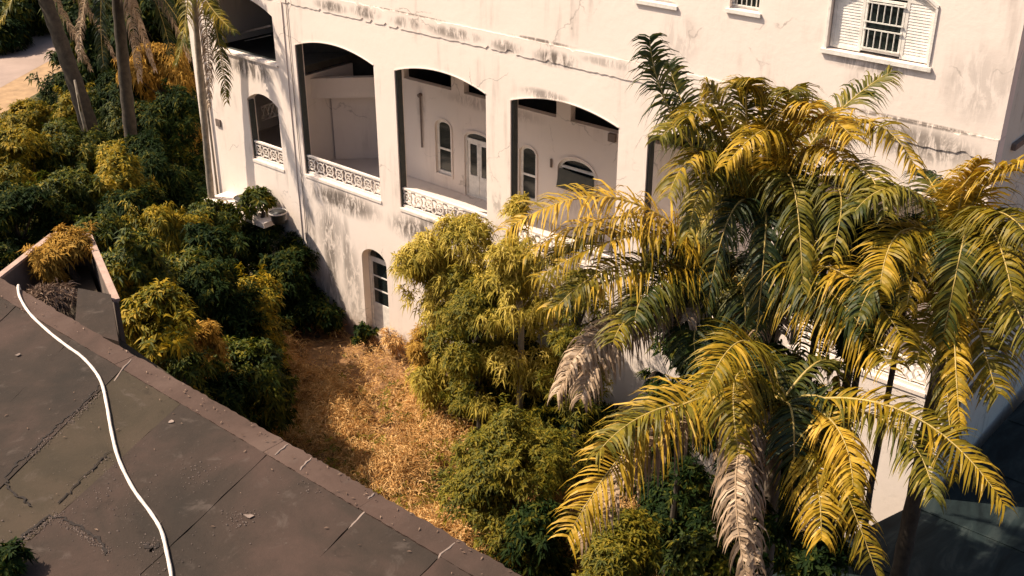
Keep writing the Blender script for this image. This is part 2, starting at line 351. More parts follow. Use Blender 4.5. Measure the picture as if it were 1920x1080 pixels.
# floors
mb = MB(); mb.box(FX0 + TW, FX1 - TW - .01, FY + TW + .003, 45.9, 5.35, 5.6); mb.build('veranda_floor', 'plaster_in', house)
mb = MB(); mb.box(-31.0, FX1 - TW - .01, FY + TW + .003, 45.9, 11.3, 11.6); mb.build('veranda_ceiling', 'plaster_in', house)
mb = MB(); mb.box(FX0 + TW, -31.003, FY + TW + .003, 45.9, 9.1, 9.35); mb.build('upper_floor', 'dark_room', house)
mb = MB(); mb.box(FX0 + TW, -31.003, FY + TW + .003, 45.9, 11.9, 12.1); mb.build('upper_ceiling', 'dark_room', house)
# ground-floor and upper dark rooms
mb = MB(); mb.box(FX0 + .5, FX1 - .5, FY + 1.6, FY + 1.8, -.2, 5.3); mb.build('inner_wall', 'dark_room', house)
mb = MB(); mb.box(-30, FX1 - .5, FY + 2.2, FY + 2.4, 11.62, 19.4); mb.build('inner_wall', 'dark_room', house)
# veranda back wall
BY = 26.7
bops = []
xt = [(-27.6, -25.35), (-24.78, -22.95), (-22.75, -20.87), (-20.32, -17.9), (-17.4, -15.2), (-14.7, -12.4), (-11.9, -9.6)]
for a, b_ in xt: bops.append(dict(xl=a, xr=b_, zb=9.22, zs=10.5))
W2 = dict(xl=-26.15, xr=-25.42, zb=6.12, zs=7.85, rise=.24, round=1)
D2 = dict(xl=-24.78, xr=-23.6, zb=5.62, zs=7.72, rise=.26, round=1)
D3 = dict(xl=-22.36, xr=-21.66, zb=6.12, zs=7.75, rise=.26, round=1)
A3 = dict(xl=-20.75, xr=-19.3, zb=7.0, zs=7.62, rise=.42, round=1)
D4 = dict(xl=-16.2, xr=-15.0, zb=5.62, zs=7.7, rise=.26, round=1)
bops += [W2, D2, D3, A3, D4]
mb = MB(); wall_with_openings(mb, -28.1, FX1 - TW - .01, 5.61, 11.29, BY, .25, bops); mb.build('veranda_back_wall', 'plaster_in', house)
mb = MB(); mb.box(FX0 + .4, FX1 - .5, BY + 2.6, BY + 2.8, 5.61, 11.28); mb.build('inner_wall', 'dark_room', house)
for x in (-28.08, -16.9):
    mb = MB(); mb.box(x, x + .2, BY + .252, BY + 2.59, 5.61, 11.28); mb.build('partition_wall', 'dark_room', house)
# timber purlins seen above the back wall
for x in (-26.9, -24.6, -22.0, -19.6, -17.3):
    mb = MB(); mb.box(x, x + .1, FY + TW + .01, BY - .01, 11.12, 11.29); mb.build('ceiling_beam', 'plaster_in', house)

def arch_ring(mb, o, y0, y1, w):
    k = 14; a, b_ = o['xl'], o['xr']
    mb.box(a, a + w, y0, y1, o['zb'], o['zs']); mb.box(b_ - w, b_, y0, y1, o['zb'], o['zs']); mb.box(a + w, b_ - w, y0, y1, o['zb'], o['zb'] + w)
    i_ = dict(o); i_['xl'] = a + w; i_['xr'] = b_ - w; i_['rise'] = o['rise'] - w
    P = [(a + (b_ - a) * (1 - math.cos(math.pi * i / k)) / 2) for i in range(k + 1)]
    Q = [(a + w + (b_ - a - 2 * w) * (1 - math.cos(math.pi * i / k)) / 2) for i in range(k + 1)]
    for i in range(k):
        pa, pb, qa, qb = (P[i], arch_z(o, P[i])), (P[i + 1], arch_z(o, P[i + 1])), (Q[i], arch_z(i_, Q[i])), (Q[i + 1], arch_z(i_, Q[i + 1]))
        mb.add([(p[0], y, p[1]) for y in (y0, y1) for p in (pa, pb, qb, qa)], [(0, 3, 2, 1), (4, 5, 6, 7), (3, 7, 6, 2), (0, 1, 5, 4)])
def glass(name, a, b_, y, z0, z1, parent, o=None, mat='glass'):
    mb = MB(); k = 12 if o else 1
    xs = [a + (b_ - a) * i / k for i in range(k + 1)]
    for i in range(k):
        za, zb = (arch_z(o, xs[i]) - .04, arch_z(o, xs[i + 1]) - .04) if o else (z1, z1)
        mb.add([(xs[i], y, z0), (xs[i + 1], y, z0), (xs[i + 1], y, zb), (xs[i], y, za), (xs[i], y + .012, z0), (xs[i + 1], y + .012, z0), (xs[i + 1], y + .012, zb), (xs[i], y + .012, za)],
               [(0, 1, 2, 3), (4, 7, 6, 5), (0, 4, 5, 1), (3, 2, 6, 7)])
    return mb.build(name, mat, parent)
def arched_window(o, y, bars, w=.07, mull=0, name='window'):
    mb = MB(); arch_ring(mb, o, y, y + .08, w); f = mb.build(name, 'frame', house)
    for z in bars:
        m2 = MB(); m2.box(o['xl'] + w, o['xr'] - w, y + .01, y + .07, z - .035, z + .035); m2.build('crossbar', 'frame', f)
    for i in range(mull):
        xx = o['xl'] + (o['xr'] - o['xl']) * (i + 1) / (mull + 1)
        m2 = MB(); m2.box(xx - .025, xx + .025, y + .015, y + .065, o['zb'] + w, o['zs'] + o['rise'] * .8); m2.build('mullion', 'frame', f)
    zs = [o['zb'] + w] + [z for z in bars] + [None]
    for i in range(len(zs) - 1):
        if zs[i + 1] is None: glass('pane', o['xl'] + w * .7, o['xr'] - w * .7, y + .035, zs[i] + .03, 0, f, o)
        else: glass('pane', o['xl'] + w * .7, o['xr'] - w * .7, y + .035, zs[i] + .03, zs[i + 1] - .03, f)
    return f
arched_window(W2, BY + .07, [7.02], .1)
arched_window(D3, BY + .07, [7.0], .09)
arched_window(dict(xl=-15.18, xr=-14.48, zb=1.9, zs=3.22, rise=.36, round=1), FY + .2, [2.75, 3.2], .06)
arched_window(dict(xl=-20.4, xr=-19.7, zb=1.9, zs=3.22, rise=.36, round=1), FY + .2, [2.75, 3.2], .06)
# window surrounds on the back wall
for o in (W2, D2, D3, A3):
    oo = dict(o); oo['xl'] -= .07; oo['xr'] += .07; oo['rise'] += .07; oo['zb'] -= .07
    mb = MB(); arch_ring(mb, oo, BY - .035, BY - .002, .068); mb.build('window_surround', 'plaster_in', house)
def leaf_door(xl, xr, y, z0, z1, panes, parent, solid=.0):
    m1 = MB(); f = .09; m1.box(xl, xl + f, y, y + .05, z0, z1); m1.box(xr - f, xr, y, y + .05, z0, z1); m1.box(xl + f, xr - f, y, y + .05, z1 - f, z1)
    m1.box(xl + f, xr - f, y, y + .05, z0, z0 + max(f, solid)); d = m1.build('door', 'frame', parent)
    zz = np.linspace(z0 + max(f, solid), z1 - f, panes + 1)
    for i in range(panes):
        if i: m2 = MB(); m2.box(xl + f, xr - f, y + .005, y + .045, zz[i] - .025, zz[i] + .025); m2.build('glazing_bar', 'frame', d)
        glass('pane', xl + f - .01, xr - f + .01, y + .02, zz[i] + .02, zz[i + 1] - .02, d)
    return d
for D in (D2, D4):
    mid = (D['xl'] + D['xr']) / 2
    mb = MB(); arch_ring(mb, D, BY + .04, BY + .13, .07); mb.box(D['xl'] + .07, D['xr'] - .07, BY + .05, BY + .12, 7.6, 7.7); mb.build('door_frame', 'frame', house)
    leaf_door(D['xl'] + .09, mid - .01, BY + .06, 5.64, 7.6, 1, house, .75); leaf_door(mid + .01, D['xr'] - .09, BY + .06, 5.64, 7.6, 1, house, .75)
    glass('transom_pane', D['xl'] + .09, D['xr'] - .09, BY + .08, 7.7, 0, house, D)
# round-headed opening with a crooked dark board
mb = MB(); arch_ring(mb, A3, BY + .05, BY + .13, .09); mb.box(A3['xl'] + .09, A3['xr'] - .09, BY + .06, BY + .12, 7.62, 7.70); mb.build('window', 'frame', house)
glass('pane', A3['xl'] + .07, A3['xr'] - .07, BY + .2, 7.05, 0, house, A3)
mb = MB(); c = Vector((-20.02, BY - .09, 7.3)); ax = Vector((.68, 0, -.0)); az = Vector((.06, 0, .33))
for s0 in (0, 1): pass
pts = [c - ax - az, c + ax - az, c + ax + az * .8, c - ax + az]
mb.add([p for p in pts] + [p + Vector((0, .035, 0)) for p in pts], [(0, 1, 2, 3), (7, 6, 5, 4), (0, 4, 5, 1), (1, 5, 6, 2), (2, 6, 7, 3), (3, 7, 4, 0)])
tag(mb.build('board', 'board', house), 'dark board hanging askew over the round-headed window')
for (x, z) in ((-21.05, 7.55), (-19.2, 6.9)):
    mb = MB(); mb.box(x, x + .06, BY - .06, BY - .002, z, z + .28); mb.build('wall_lamp', 'pipe', house)
mb = MB(); mb.tube([(-26.78, BY - .06, 8.75), (-26.78, BY - .06, 6.9)], .03); mb.tube([(-26.78, BY - .14, 8.78), (-26.78, BY - .02, 8.80)], .07); mb.build('drain_pipe', 'pipe', house)
mb = MB(); mb.box(-18.8, -18.55, BY - .12, BY - .003, 8.95, 9.2); mb.build('lamp_bracket', 'pipe', house)
# angled gallery seen through the first opening
ga, gb_ = Vector((-31.6, 24.75, 0)), Vector((-28.12, 28.2, 0)); gd = (gb_ - ga).normalized(); gn = Vector((gd.y, -gd.x, 0)) * -1
def slab(mb, a, b_, n, t, z0, z1):
    P = [a, b_, b_ + n * t, a + n * t]; mb.prism([(p.x, p.y) for p in P], z0, z1)
mb = MB(); slab(mb, ga, gb_, gn, .25, 8.12, 8.86); mb.build('gallery_beam', 'plaster_in', house)
mb = MB(); slab(mb, ga + gn * .253, gb_ + gn * .253, gn, 1.1, 8.3, 8.5); mb.build('gallery_floor', 'plaster_in', house)
mb = MB(); slab(mb, ga + gd * 1.5 + gn * .5, gb_ + gn * .5, gn, .2, 5.61, 8.29); mb.build('gallery_wall', 'plaster_in', house)
mb = MB(); slab(mb, ga + gd * .1 + gn * 1.6, gb_ + gn * 1.6, gn, .15, 5.61, 11.28); mb.build('gallery_rear_wall', 'dark_room', house)
# interior stair rails seen through the wing openings
mb = MB(); mb.bar(AtY(425, 68, 26), AtY(508, 48, 26), .07); mb.bar(AtY(425, 84, 26), AtY(508, 66, 26), .03); mb.build('stair_rail', 'rail', house)
mb = MB(); mb.box(-36, -31.2, 27.4, 27.6, 5.61, 9.08); mb.box(-36, -31.2, 27.6, 27.8, 9.36, 11.28); mb.build('inner_wall', 'dark_room', house)
p0, p1, q0, q1 = AtY(490, 201, 25.6), AtY(532, 186, 25.6), AtY(490, 226, 25.6), AtY(532, 212, 25.6)
mb = MB(); mb.bar(p0, p1, .06); mb.bar(q0, q1, .06)
for i in range(5):
    t0, t1 = i / 5, (i + 1) / 5
    mb.bar(p0 + (p1 - p0) * t0, q0 + (q1 - q0) * t1, .035); mb.bar(q0 + (q1 - q0) * t0, p0 + (p1 - p0) * t1, .035)
mb.build('stair_rail', 'rail', house)
mb = MB(); mb.box(-31.25, -31.0, FY + TW + .003, 27.4, 5.61, 9.0); mb.build('partition_wall', 'plaster_in', house)

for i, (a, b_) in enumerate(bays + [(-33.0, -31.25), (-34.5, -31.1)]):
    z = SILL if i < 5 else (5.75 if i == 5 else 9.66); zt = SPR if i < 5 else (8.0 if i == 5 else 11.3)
    mb = MB(); mb.box(a + .002, a + .06, FY + .05, FY + .26, z + .005, zt - .02); mb.box(a + .1, b_ - .01, FY + .2, FY + .3, z + .003, z + .03); mb.build('dark_strip', 'board', house)  # dark strips along the left jamb and bottom of each opening
# railings with pierced lattice
def railing(x0, x1, z0, y=FY + .12):
    h = .70
    m1 = MB(); m1.box(x0 + .003, x1 - .003, y - .05, y + .05, z0 + h - .07, z0 + h); top = m1.build('top_rail', 'rail', house)
    m1 = MB(); m1.box(x0 + .003, x1 - .003, y - .045, y + .045, z0 + .004, z0 + .09); m1.build('bottom_rail', 'rail', house)
    n_ = max(2, round((x1 - x0) / .46)); w_ = (x1 - x0) / n_; zc = z0 + .36; hh = .27
    for i in range(n_):
        a = x0 + i * w_; c = a + w_ / 2; m1 = MB(); k = 12
        ring = [(c + .17 * math.cos(2 * math.pi * j / k), zc + .17 * math.sin(2 * math.pi * j / k)) for j in range(k)]
        for j in range(k):
            p, q = ring[j], ring[(j + 1) % k]; m1.bar((p[0], y, p[1]), (q[0], y, q[1]), .045, .05)
        for sx_ in (-1, 1):
            for sz_ in (-1, 1):
                m1.bar((c + sx_ * .11, y, zc + sz_ * .12), (c + sx_ * w_ * .5, y, zc + sz_ * hh), .04, .05)
        m1.bar((c - .07, y, zc - .07), (c + .07, y, zc + .07), .035); m1.bar((c - .07, y, zc + .07), (c + .07, y, zc - .07), .035)
        m1.build('railing_block', 'rail', house)
for a, b_ in bays: railing(a, b_, SILL)
railing(-33.0, -31.25, 5.75)

# ground floor door under the veranda
GD = dict(xl=-27.33, xr=-26.08, zb=.5, zs=3.42, rise=.46, round=1)
mb = MB(); arch_ring(mb, GD, FY + .30, FY + .40, .08); mb.box(GD['xl'] + .08, GD['xr'] - .08, FY + .31, FY + .39, 3.30, 3.40); mb.build('door_frame', 'frame', house)
leaf_door(GD['xl'] + .08, GD['xr'] - .08, FY + .33, .52, 3.30, 3, house, 1.05)
glass('transom_pane', GD['xl'] + .08, GD['xr'] - .08, FY + .34, 3.40, 0, house, GD)
mb = MB(); mb.box(-27.45, -25.95, FY - .12, FY - .003, -.1, .48); mb.build('door_step', 'plaster', house)
GD2 = dict(xl=-10.3, xr=-9.0, zb=.5, zs=3.0, rise=.46, round=1)
mb = MB(); arch_ring(mb, GD2, FY + .2, FY + .3, .08); mb.build('door_frame', 'frame', house); leaf_door(-10.22, -9.08, FY + .22, .52, 3.0, 3, house, 1.05)

# upper windows
def barred(xl, xr, z0, z1, y, parent, rows=2):
    m1 = MB(); f = .05
    m1.box(xl, xl + f, y, y + .07, z0, z1); m1.box(xr - f, xr, y, y + .07, z0, z1); m1.box(xl + f, xr - f, y, y + .07, z0, z0 + f); m1.box(xl + f, xr - f, y, y + .07, z1 - f, z1)
    wd = m1.build('window', 'frame', parent)
    glass('pane', xl + f - .01, xr - f + .01, y + .05, z0 + f - .01, z1 - f + .01, wd)
    h = (z1 - z0) / rows
    for r in range(rows):
        for i in range(5):
            xx = xl + (xr - xl) * (i + 1) / 6
            g = MB(); g.tube([(xx, y - .03, z0 + r * h + .08), (xx, y - .03, z0 + (r + 1) * h - .08)], .014, 6)
            g.build('bar', 'iron', wd)
        for zz in (z0 + r * h + .08, z0 + (r + 1) * h - .08):
            g = MB(); g.bar((xl, y - .03, zz), (xr, y - .03, zz), .028); g.build('bar', 'iron', wd)
    return wd
for (a, b_, z0, z1) in ((-13.58, -12.8, 14.16, 15.3), (-16.2, -15.1, 14.0, 15.3), (-25.0, -24.1, 14.16, 15.3), (-31.0, -30.1, 14.16, 15.3)):
    barred(a, b_, z0, z1, FY + .14, house)
    mb = MB(); mb.box(a - .08, b_ + .08, FY - .06, FY - .003, z0 - .1, z0 - .01); mb.build('window_sill', 'frame', house)
# big louvred window
mb = MB(); mb.box(-11.12, -8.54, FY - .07, FY - .003, 13.53, 13.625); mb.build('window_sill', 'frame', house)
for a, b_ in ((-11.06, -11.0), (-8.655, -8.6)):
    mb = MB(); mb.box(a, b_, FY - .03, FY - .003, 13.63, 14.9); mb.build('window_surround', 'frame', house)
mb = MB()
for i in range(12):
    o = dict(xl=-11.05, xr=-8.6, zs=14.87, rise=.44, zb=0); xa = -11.05 + 2.45 * i / 12; xb = xa + 2.45 / 12; za, zb = arch_z(o, xa), arch_z(o, xb)
    mb.add([(xa, FY - .03, za), (xb, FY - .03, zb), (xb, FY - .03, zb + .07), (xa, FY - .03, za + .07), (xa, FY - .003, za), (xb, FY - .003, zb), (xb, FY - .003, zb + .07), (xa, FY - .003, za + .07)], [(0, 1, 2, 3), (4, 7, 6, 5), (0, 4, 5, 1), (3, 2, 6, 7)])
mb.build('window_hood', 'frame', house)
wd = barred(-10.24, -9.34, 13.70, 14.86, FY + .10, house)
for sgn, (a, b_) in enumerate(((-10.98, -10.25), (-9.33, -8.68))):
    m1 = MB(); f = .07; y = FY + .10; z0, z1 = 13.66, 14.95
    m1.box(a, a + f, y, y + .05, z0, z1); m1.box(b_ - f, b_, y, y + .05, z0, z1); m1.box(a + f, b_ - f, y, y + .05, z0, z0 + f); m1.box(a + f, b_ - f, y, y + .05, z1 - f, z1)
    sh = m1.build('shutter', 'frame', house)
    k = 18; g0 = None
    for i in range(k):
        zc = z0 + f + (z1 - z0 - 2 * f) * (i + .5) / k
        if g0 is None:
            m2 = MB(); zz = zc
            m2.add([(a + f, y + .005, zz - .032), (b_ - f, y + .005, zz - .032), (b_ - f, y + .018, zz + .031), (a + f, y + .018, zz + .031), (a + f, y + .02, zz - .032), (b_ - f, y + .02, zz - .032), (b_ - f, y + .033, zz + .031), (a + f, y + .033, zz + .031)],
                   [(0, 1, 2, 3), (4, 7, 6, 5), (0, 4, 5, 1), (3, 2, 6, 7)]); g0 = m2.build('louvre_slat', 'frame', sh); zg = zc
        else:
            o = g0.copy(); COL.objects.link(o); o.parent = sh; o.location = (0, 0, zc - zg)
mb = MB(); mb.box(-10.98, -8.68, FY + .17, FY + .2, 14.9, 15.4); mb.build('window_panel', 'frame', house)
# small wall fittings on the wing
mb = MB(); mb.box(-35.06, -34.78, FY - .05, FY - .003, 6.58, 6.86); mb.build('wall_plaque', 'pipe', house)
mb = MB(); mb.tube([(-35.45, FY - .07, 12), (-35.43, FY - .08, 6), (-35.5, FY - .07, 0)], .045); mb.build('drain_pipe', 'trunk_pale', house)
mb = MB(); mb.tube([(-30.25, FY - .03, 19), (-30.25, FY - .03, 5), (-30.27, FY - .03, 0)], .012, 5); mb.build('wall_cable', 'pipe', house)
# canopy ledge with the pots
mb = MB(); mb.box(-34.9, -31.3, FY - 1.1, FY - .003, 3.75, 3.95); mb.build('canopy', 'plaster', house)
for i, (px, py) in enumerate(((452, 352), (516, 352))):
    p = AtZ(px, py, 4.2); y = 23.3; p = AtY(px, py, y); z = 3.952
    t = thing('plant_pot', (p[0], y, z), ('dark round pot on the canopy ledge, nearer the left end of the house', 'dark round pot on the canopy ledge, right of the other pot')[i], 'pot', 'pots on the canopy ledge')
    mb = MB(); mb.tube([(p[0], y, z), (p[0], y, z + .15), (p[0], y, z + .4), (p[0], y, z + .42)], [.2, .26, .3, .32], 16); mb.build('pot', 'soil_pot', t, True)
    mb = MB(); mb.tube([(p[0], y, z + .40), (p[0], y, z + .46)], [.33, .33], 16, cap=False); mb.build('rim', 'rail', t)

# ================================================================== FOREGROUND ROOF
RZ, RE = 12.3, 7.08
fb = thing('flat_roofed_building', (-10, 0, 0), 'brown flat concrete roof in the foreground with slab joints and a paler edge strip', 'building')
mb = MB(); mb.box(-16.8, 3, -12, RE - .12, -.2, RZ - .12); mb.build('wall', 'concrete_wall', fb)
mb = MB(); mb.box(-16.95, 3.2, -12.1, RE - .06, RZ - .118, RZ - .04); mb.build('roof_deck', 'pipe', fb)
J = [(-17.4, .75), (-15.9, .70), (-14.3, .65), (-12.96, .535), (-11.55, .40), (-9.75, .32), (-8.0, .245), (-6.8, .17), (-5.4, .12), (-3.5, .05), (-1.5, 0), (1, 0), (3.1, 0)]
def jx(k, y): return J[k][0] + J[k][1] * (RE - y)
mats = ['roof_a', 'roof_a', 'roof_a', 'roof_b', 'roof_a', 'roof_a', 'roof_a', 'roof_c', 'roof_a', 'roof_c', 'roof_a', 'roof_b']
rows = [(RE - .34, 1.6)]
for k in range(len(J) - 1):
    for r, (ya, yb) in enumerate(rows):
        if k == 5 and r == 0 or k == 7 and r == 0: pass
        g = .007
        poly = [(jx(k, yb) + g, yb + g), (jx(k + 1, yb) - g, yb + g), (jx(k + 1, ya) - g, ya - g), (jx(k, ya) + g, ya - g)]
        h = random.uniform(-.01, .012)
        # edges broken a little
        P = []
        for i in range(4):
            a, b_ = poly[i], poly[(i + 1) % 4]; m_ = 24
            for j in range(m_):
                t = j / m_; q = 0 if j == 0 else random.uniform(-.009, .006)
                dx, dy = b_[0] - a[0], b_[1] - a[1]; L = math.hypot(dx, dy)
                P.append((a[0] + dx * t - dy / L * q, a[1] + dy * t + dx / L * q))
        mb = MB(); mb.prism(P, RZ - .038, RZ + h); mb.build('roof_slab', random.choice(('roof_a', 'roof_b')) if r else mats[k], fb)
for k in range(9):
    x0 = -17 + k * 2.25
    mb = MB(); mb.box(x0 + .01, x0 + 2.24, -11.9, 1.58, RZ - .038, RZ + random.uniform(-.01, .01)); mb.build('roof_slab', 'roof_a', fb)
# raised edge strip, in lengths
xs = [-16.95, -12.97, -9.72, -8.02, -5.6, -2.6, 3.1]
for a, b_ in zip(xs[:-1], xs[1:]):
    P = []; m_ = 40; L = b_ - a - .008
    for j in range(m_ + 1): P.append((a + L * j / m_, RE - .336 + random.uniform(-.006, .01)))
    for j in range(m_ + 1): P.append((a + L - L * j / m_, RE + random.uniform(-.022, .008)))
    mb = MB(); mb.prism(P, RZ - .16, RZ + .006 + random.uniform(-.004, .004)); mb.build('edge_strip', 'roof_edge', fb)
# mortar lines across the edge strip
for (px0, py0, px1, py1) in ((212, 708, 245, 668), (515, 848, 540, 826), (562, 876, 583, 852), (655, 985, 690, 945), (690, 930, 705, 918), (820, 1040, 856, 1010)):
    a, b_ = AtZ(px0, py0, RZ + .05), AtZ(px1, py1, RZ + .05)
    mb = MB(); q = [a + (b_ - a) * t + np.array([random.uniform(-.012, .012), 0, -.002]) for t in np.linspace(0, 1, 6)]
    q = [np.array([p[0], min(p[1], RE - .03), RZ + .032 if p[1] > RE - .33 else RZ + .003]) for p in q]
    mb.tube([p - np.array([0, 0, .012 + (.022 if p[1] > RE - .33 else 0)]) for p in q], [.012, .02, .016, .022, .016, .01], 6); mb.build('mortar_seam', 'concrete', fb)
# cracks with rubble on the roof
def crack(pts, wid, lbl):
    P = [AtZ(px, py, RZ + .004) for px, py in pts]; F = []
    for a, b_ in zip(P[:-1], P[1:]):
        n_ = max(2, int(np.linalg.norm(b_ - a) / .04))
        for i in range(n_): F.append(a + (b_ - a) * i / n_ + np.array([random.gauss(0, .012), random.gauss(0, .012), 0]))
    mb = MB(); vs = []; fs = []
    for i, p in enumerate(F):
        ww = wid * random.uniform(.3, 1.2) * (.35 if i in (0, len(F) - 1) else 1)
        t = F[min(i + 1, len(F) - 1)] - F[max(i - 1, 0)]; nn = np.array([-t[1], t[0], 0]); nn /= max(1e-6, np.linalg.norm(nn))
        z = RZ + .0165
        vs += [(*(p + nn * ww)[:2], z), (*(p + nn * ww)[:2], z - .004), (*(p - nn * ww)[:2], z - .004), (*(p - nn * ww)[:2], z)]
    for i in range(len(F) - 1):
        a = i * 4; c = a + 4; fs += [(a, a + 3, c + 3, c), (a, c, c + 1, a + 1), (a + 2, c + 2, c + 3, a + 3)]
    mb.add(vs, fs); mb.build('crack', 'crack', fb)
crack([(187, 723), (150, 765), (117, 790), (60, 845), (33, 870), (10, 897), (18, 922), (45, 938), (60, 955)], .014, None)
crack([(207, 847), (170, 880), (133, 920), (100, 950)], .012, None)
crack([(20, 1035), (50, 1000), (90, 970), (120, 972), (150, 990), (190, 1015), (200, 1045)], .022, None)
crack([(272, 1020), (285, 1035), (300, 1015)], .03, None)
def stones(name, spots, n_, m, parent=None, lbl=None):
    vs, fs = [], []
    for _ in range(n_):
        px, py, r0 = random.choice(spots); p = AtZ(px, py, RZ + .012); p = p + np.array([random.gauss(0, r0), random.gauss(0, r0), 0])
        if p[1] > RE - .4: continue
        s = random.uniform(.003, .010) * random.choice((1, 1, 1.6)); o = len(vs)
        c = [p + np.array(q) * s * random.uniform(.7, 1.3) for q in ((1, 0, 0), (-.4, .9, 0), (-.7, -.8, 0), (.1, 0, 1.0))]
        vs += c; fs += [(o, o + 1, o + 3), (o + 1, o + 2, o + 3), (o + 2, o, o + 3)]
    return link_mesh(name, np.array(vs), fs, m, parent)
ln = [(20 + 3 * i, 1030 - 2.2 * i, .03) for i in range(30)] + [(110 + 3 * i, 972 + 2 * i, .03) for i in range(32)] + [(50 + 4 * i, 860 - 3.6 * i, .04) for i in range(34)]
big = [(190, 930, .25), (240, 960, .25), (280, 1020, .08), (60, 1000, .3), (370, 890, .2), (450, 970, .1), (320, 1060, .3), (200, 870, .2), (600, 900, .2)]
tag(stones('rubble', ln, 900, 'concrete'), 'pale crumbs of mortar strewn along the cracks of the brown roof', 'rubble', kind='stuff')
tag(stones('grit', big, 700, 'concrete'), 'scattered grit lying in patches on the brown concrete roof', 'grit', kind='stuff')
# leaf litter blown onto the roof
vs, fs = [], []
for _ in range(190):
    if random.random() < .65: x = random.uniform(-16.5, -4.5); y = RE - abs(random.gauss(.12, .22)) - .03
    else: x = random.uniform(-14, -4.5); y = random.uniform(2, 6.8)
    a = random.random() * 6.28; l_ = random.uniform(.012, .032); w_ = l_ * .35; o = len(vs); z = RZ + .02
    u = (math.cos(a), math.sin(a)); v = (-u[1], u[0])
    vs += [(x - u[0] * l_, y - u[1] * l_, z), (x + v[0] * w_, y + v[1] * w_, z + .008), (x + u[0] * l_, y + u[1] * l_, z + .004), (x - v[0] * w_, y - v[1] * w_, z + .01)]
    fs.append((o, o + 1, o + 2, o + 3))
tag(link_mesh('leaf_litter', np.array(vs), fs, 'dry_brown'), 'dry fallen leaves scattered on the roof, thickest along its edge', 'leaf litter', kind='stuff')
# small flakes lying on the roof
for (px, py, s, lb) in ((468, 968, .05, 'small white chip lying alone on the lower middle of the brown roof'), (33, 665, .05, 'pale blotchy flake near the left side of the brown roof'), (322, 790, .045, 'thin pale scrap lying right of the hose bend on the roof')):
    p = AtZ(px, py, RZ + .02); mb = MB(); a = random.random() * 3
    P = [(p[0] + s * random.uniform(.5, 1.3) * math.cos(a + i) * (1.6 if i % 3 == 0 else .7), p[1] + s * random.uniform(.5, 1.2) * math.sin(a + i)) for i in range(6)]
    mb.prism(P, RZ + .013, RZ + .022); tag(mb.build('paint_flake', 'concrete'), lb, 'flake')
# hose
hp = [(28, 538), (36, 556), (55, 588), (92, 622), (128, 650), (152, 668), (176, 692), (190, 720), (199, 760), (208, 810), (224, 860), (250, 915), (282, 960), (300, 995), (314, 1035), (319, 1085), (318, 1130)]
W = [AtZ(px, py, RZ + .03) + np.array([random.uniform(-.015, .015), random.uniform(-.012, .012), 0]) for px, py in hp]
for p in W:
    if p[1] > RE - .36: p[2] = RZ + .034
W[0][1] = RE + .02; W = [W[0] + np.array([-.03, .03, -.25])] + W
C = []
for i in range(len(W) - 1):
    p0, p1, p2, p3 = W[max(i - 1, 0)], W[i], W[i + 1], W[min(i + 2, len(W) - 1)]
    for t in np.linspace(0, 1, 7)[:-1]:
        C.append(.5 * ((2 * p1) + (-p0 + p2) * t + (2 * p0 - 5 * p1 + 4 * p2 - p3) * t * t + (-p0 + 3 * p1 - 3 * p2 + p3) * t ** 3))
mb = MB(); mb.tube(C, [.021 + .0015 * math.sin(i * 1.7) for i in range(len(C))], 10); tag(mb.build('hose', 'hose', None, True), 'long white hose snaking down across the brown concrete roof', 'hose')

# ================================================================== WALLED PIT beside the roof
AZ_ = 11.55
an = thing('walled_enclosure', (-17.5, 8.5, 0), 'small roofless enclosure with pale coping beside the left end of the roof', 'enclosure')
c0, c1, c2, c3 = [AtZ(px, py, AZ_)[:2] for px, py in ((-20, 530), (100, 437), (166, 440), (218, 562))]
def wallseg(a, b_, t, z0, z1, name, m):
    a = Vector((*a, 0)); b_ = Vector((*b_, 0)); n_ = (b_ - a).normalized(); n_ = Vector((-n_.y, n_.x, 0)) * t / 2
    mb = MB(); mb.prism([((a - n_).x, (a - n_).y), ((b_ - n_).x, (b_ - n_).y), ((b_ + n_).x, (b_ + n_).y), ((a + n_).x, (a + n_).y)], z0, z1); return mb.build(name, m, an)
for a, b_ in ((c0, c1), (c1, c2), (c2, c3)):
    wallseg(a, b_, .07, 9.6, AZ_ - .052, 'wall', 'concrete_wall'); wallseg(a + (b_ - a) * .01, b_ - (b_ - a) * .01, .12, AZ_ - .05, AZ_, 'coping', 'coping')
mb = MB(); mb.prism([(-21.5, RE - .1), (-12.8, RE - .1), (-12.8, 8.2), (c3[0] - .06, c3[1] - .12), (c2[0] - .06, c2[1] - .1), (c1[0] + .05, c1[1] - .15), (c0[0] + .1, c0[1] - .1)][::1], 9.4, 10.9); mb.build('floor', 'roof_b', an)
mb = MB(); pl = [AtZ(px, py, 11.62)[:2] for px, py in ((146, 540), (208, 552), (222, 640), (140, 615))]
mb.prism([tuple(p) for p in pl], 10.9, 11.62); mb.build('hatch_slab', 'roof_a', an)

# ================================================================== DARK LOW ROOF bottom right
dr = thing('low_roof_shed', (-2, 22, 0), 'low shed with black felt roof in the bottom right corner of the yard', 'shed')
hx, hy, hw = AtY(1800, 500, 19.6)[0], 19.6, .34      # a palm grows up through a hole in the roof
def shed_slab(name, m, inset, z0, z1):
    lo = [(-10.2 + inset, 12.0 + inset), (8 - inset, 12 + inset), (8 - inset, hy), (hx + hw, hy), (hx + hw, hy - hw), (hx - hw, hy - hw), (hx - hw, hy), (-8.2 + inset, hy), (-8.42 + inset, 18.8)]
    up = [(-8.2 + inset, hy), (hx - hw, hy), (hx - hw, hy + hw), (hx + hw, hy + hw), (hx + hw, hy), (8 - inset, hy), (8 - inset, 32 - inset), (-6.5 + inset, 32 - inset), (-6.7 + inset, 24.2), (-6.84 + inset, 23.98)]
    for P in (lo, up):
        mb = MB(); mb.prism(P, z0, z1); mb.build(name, m, dr)
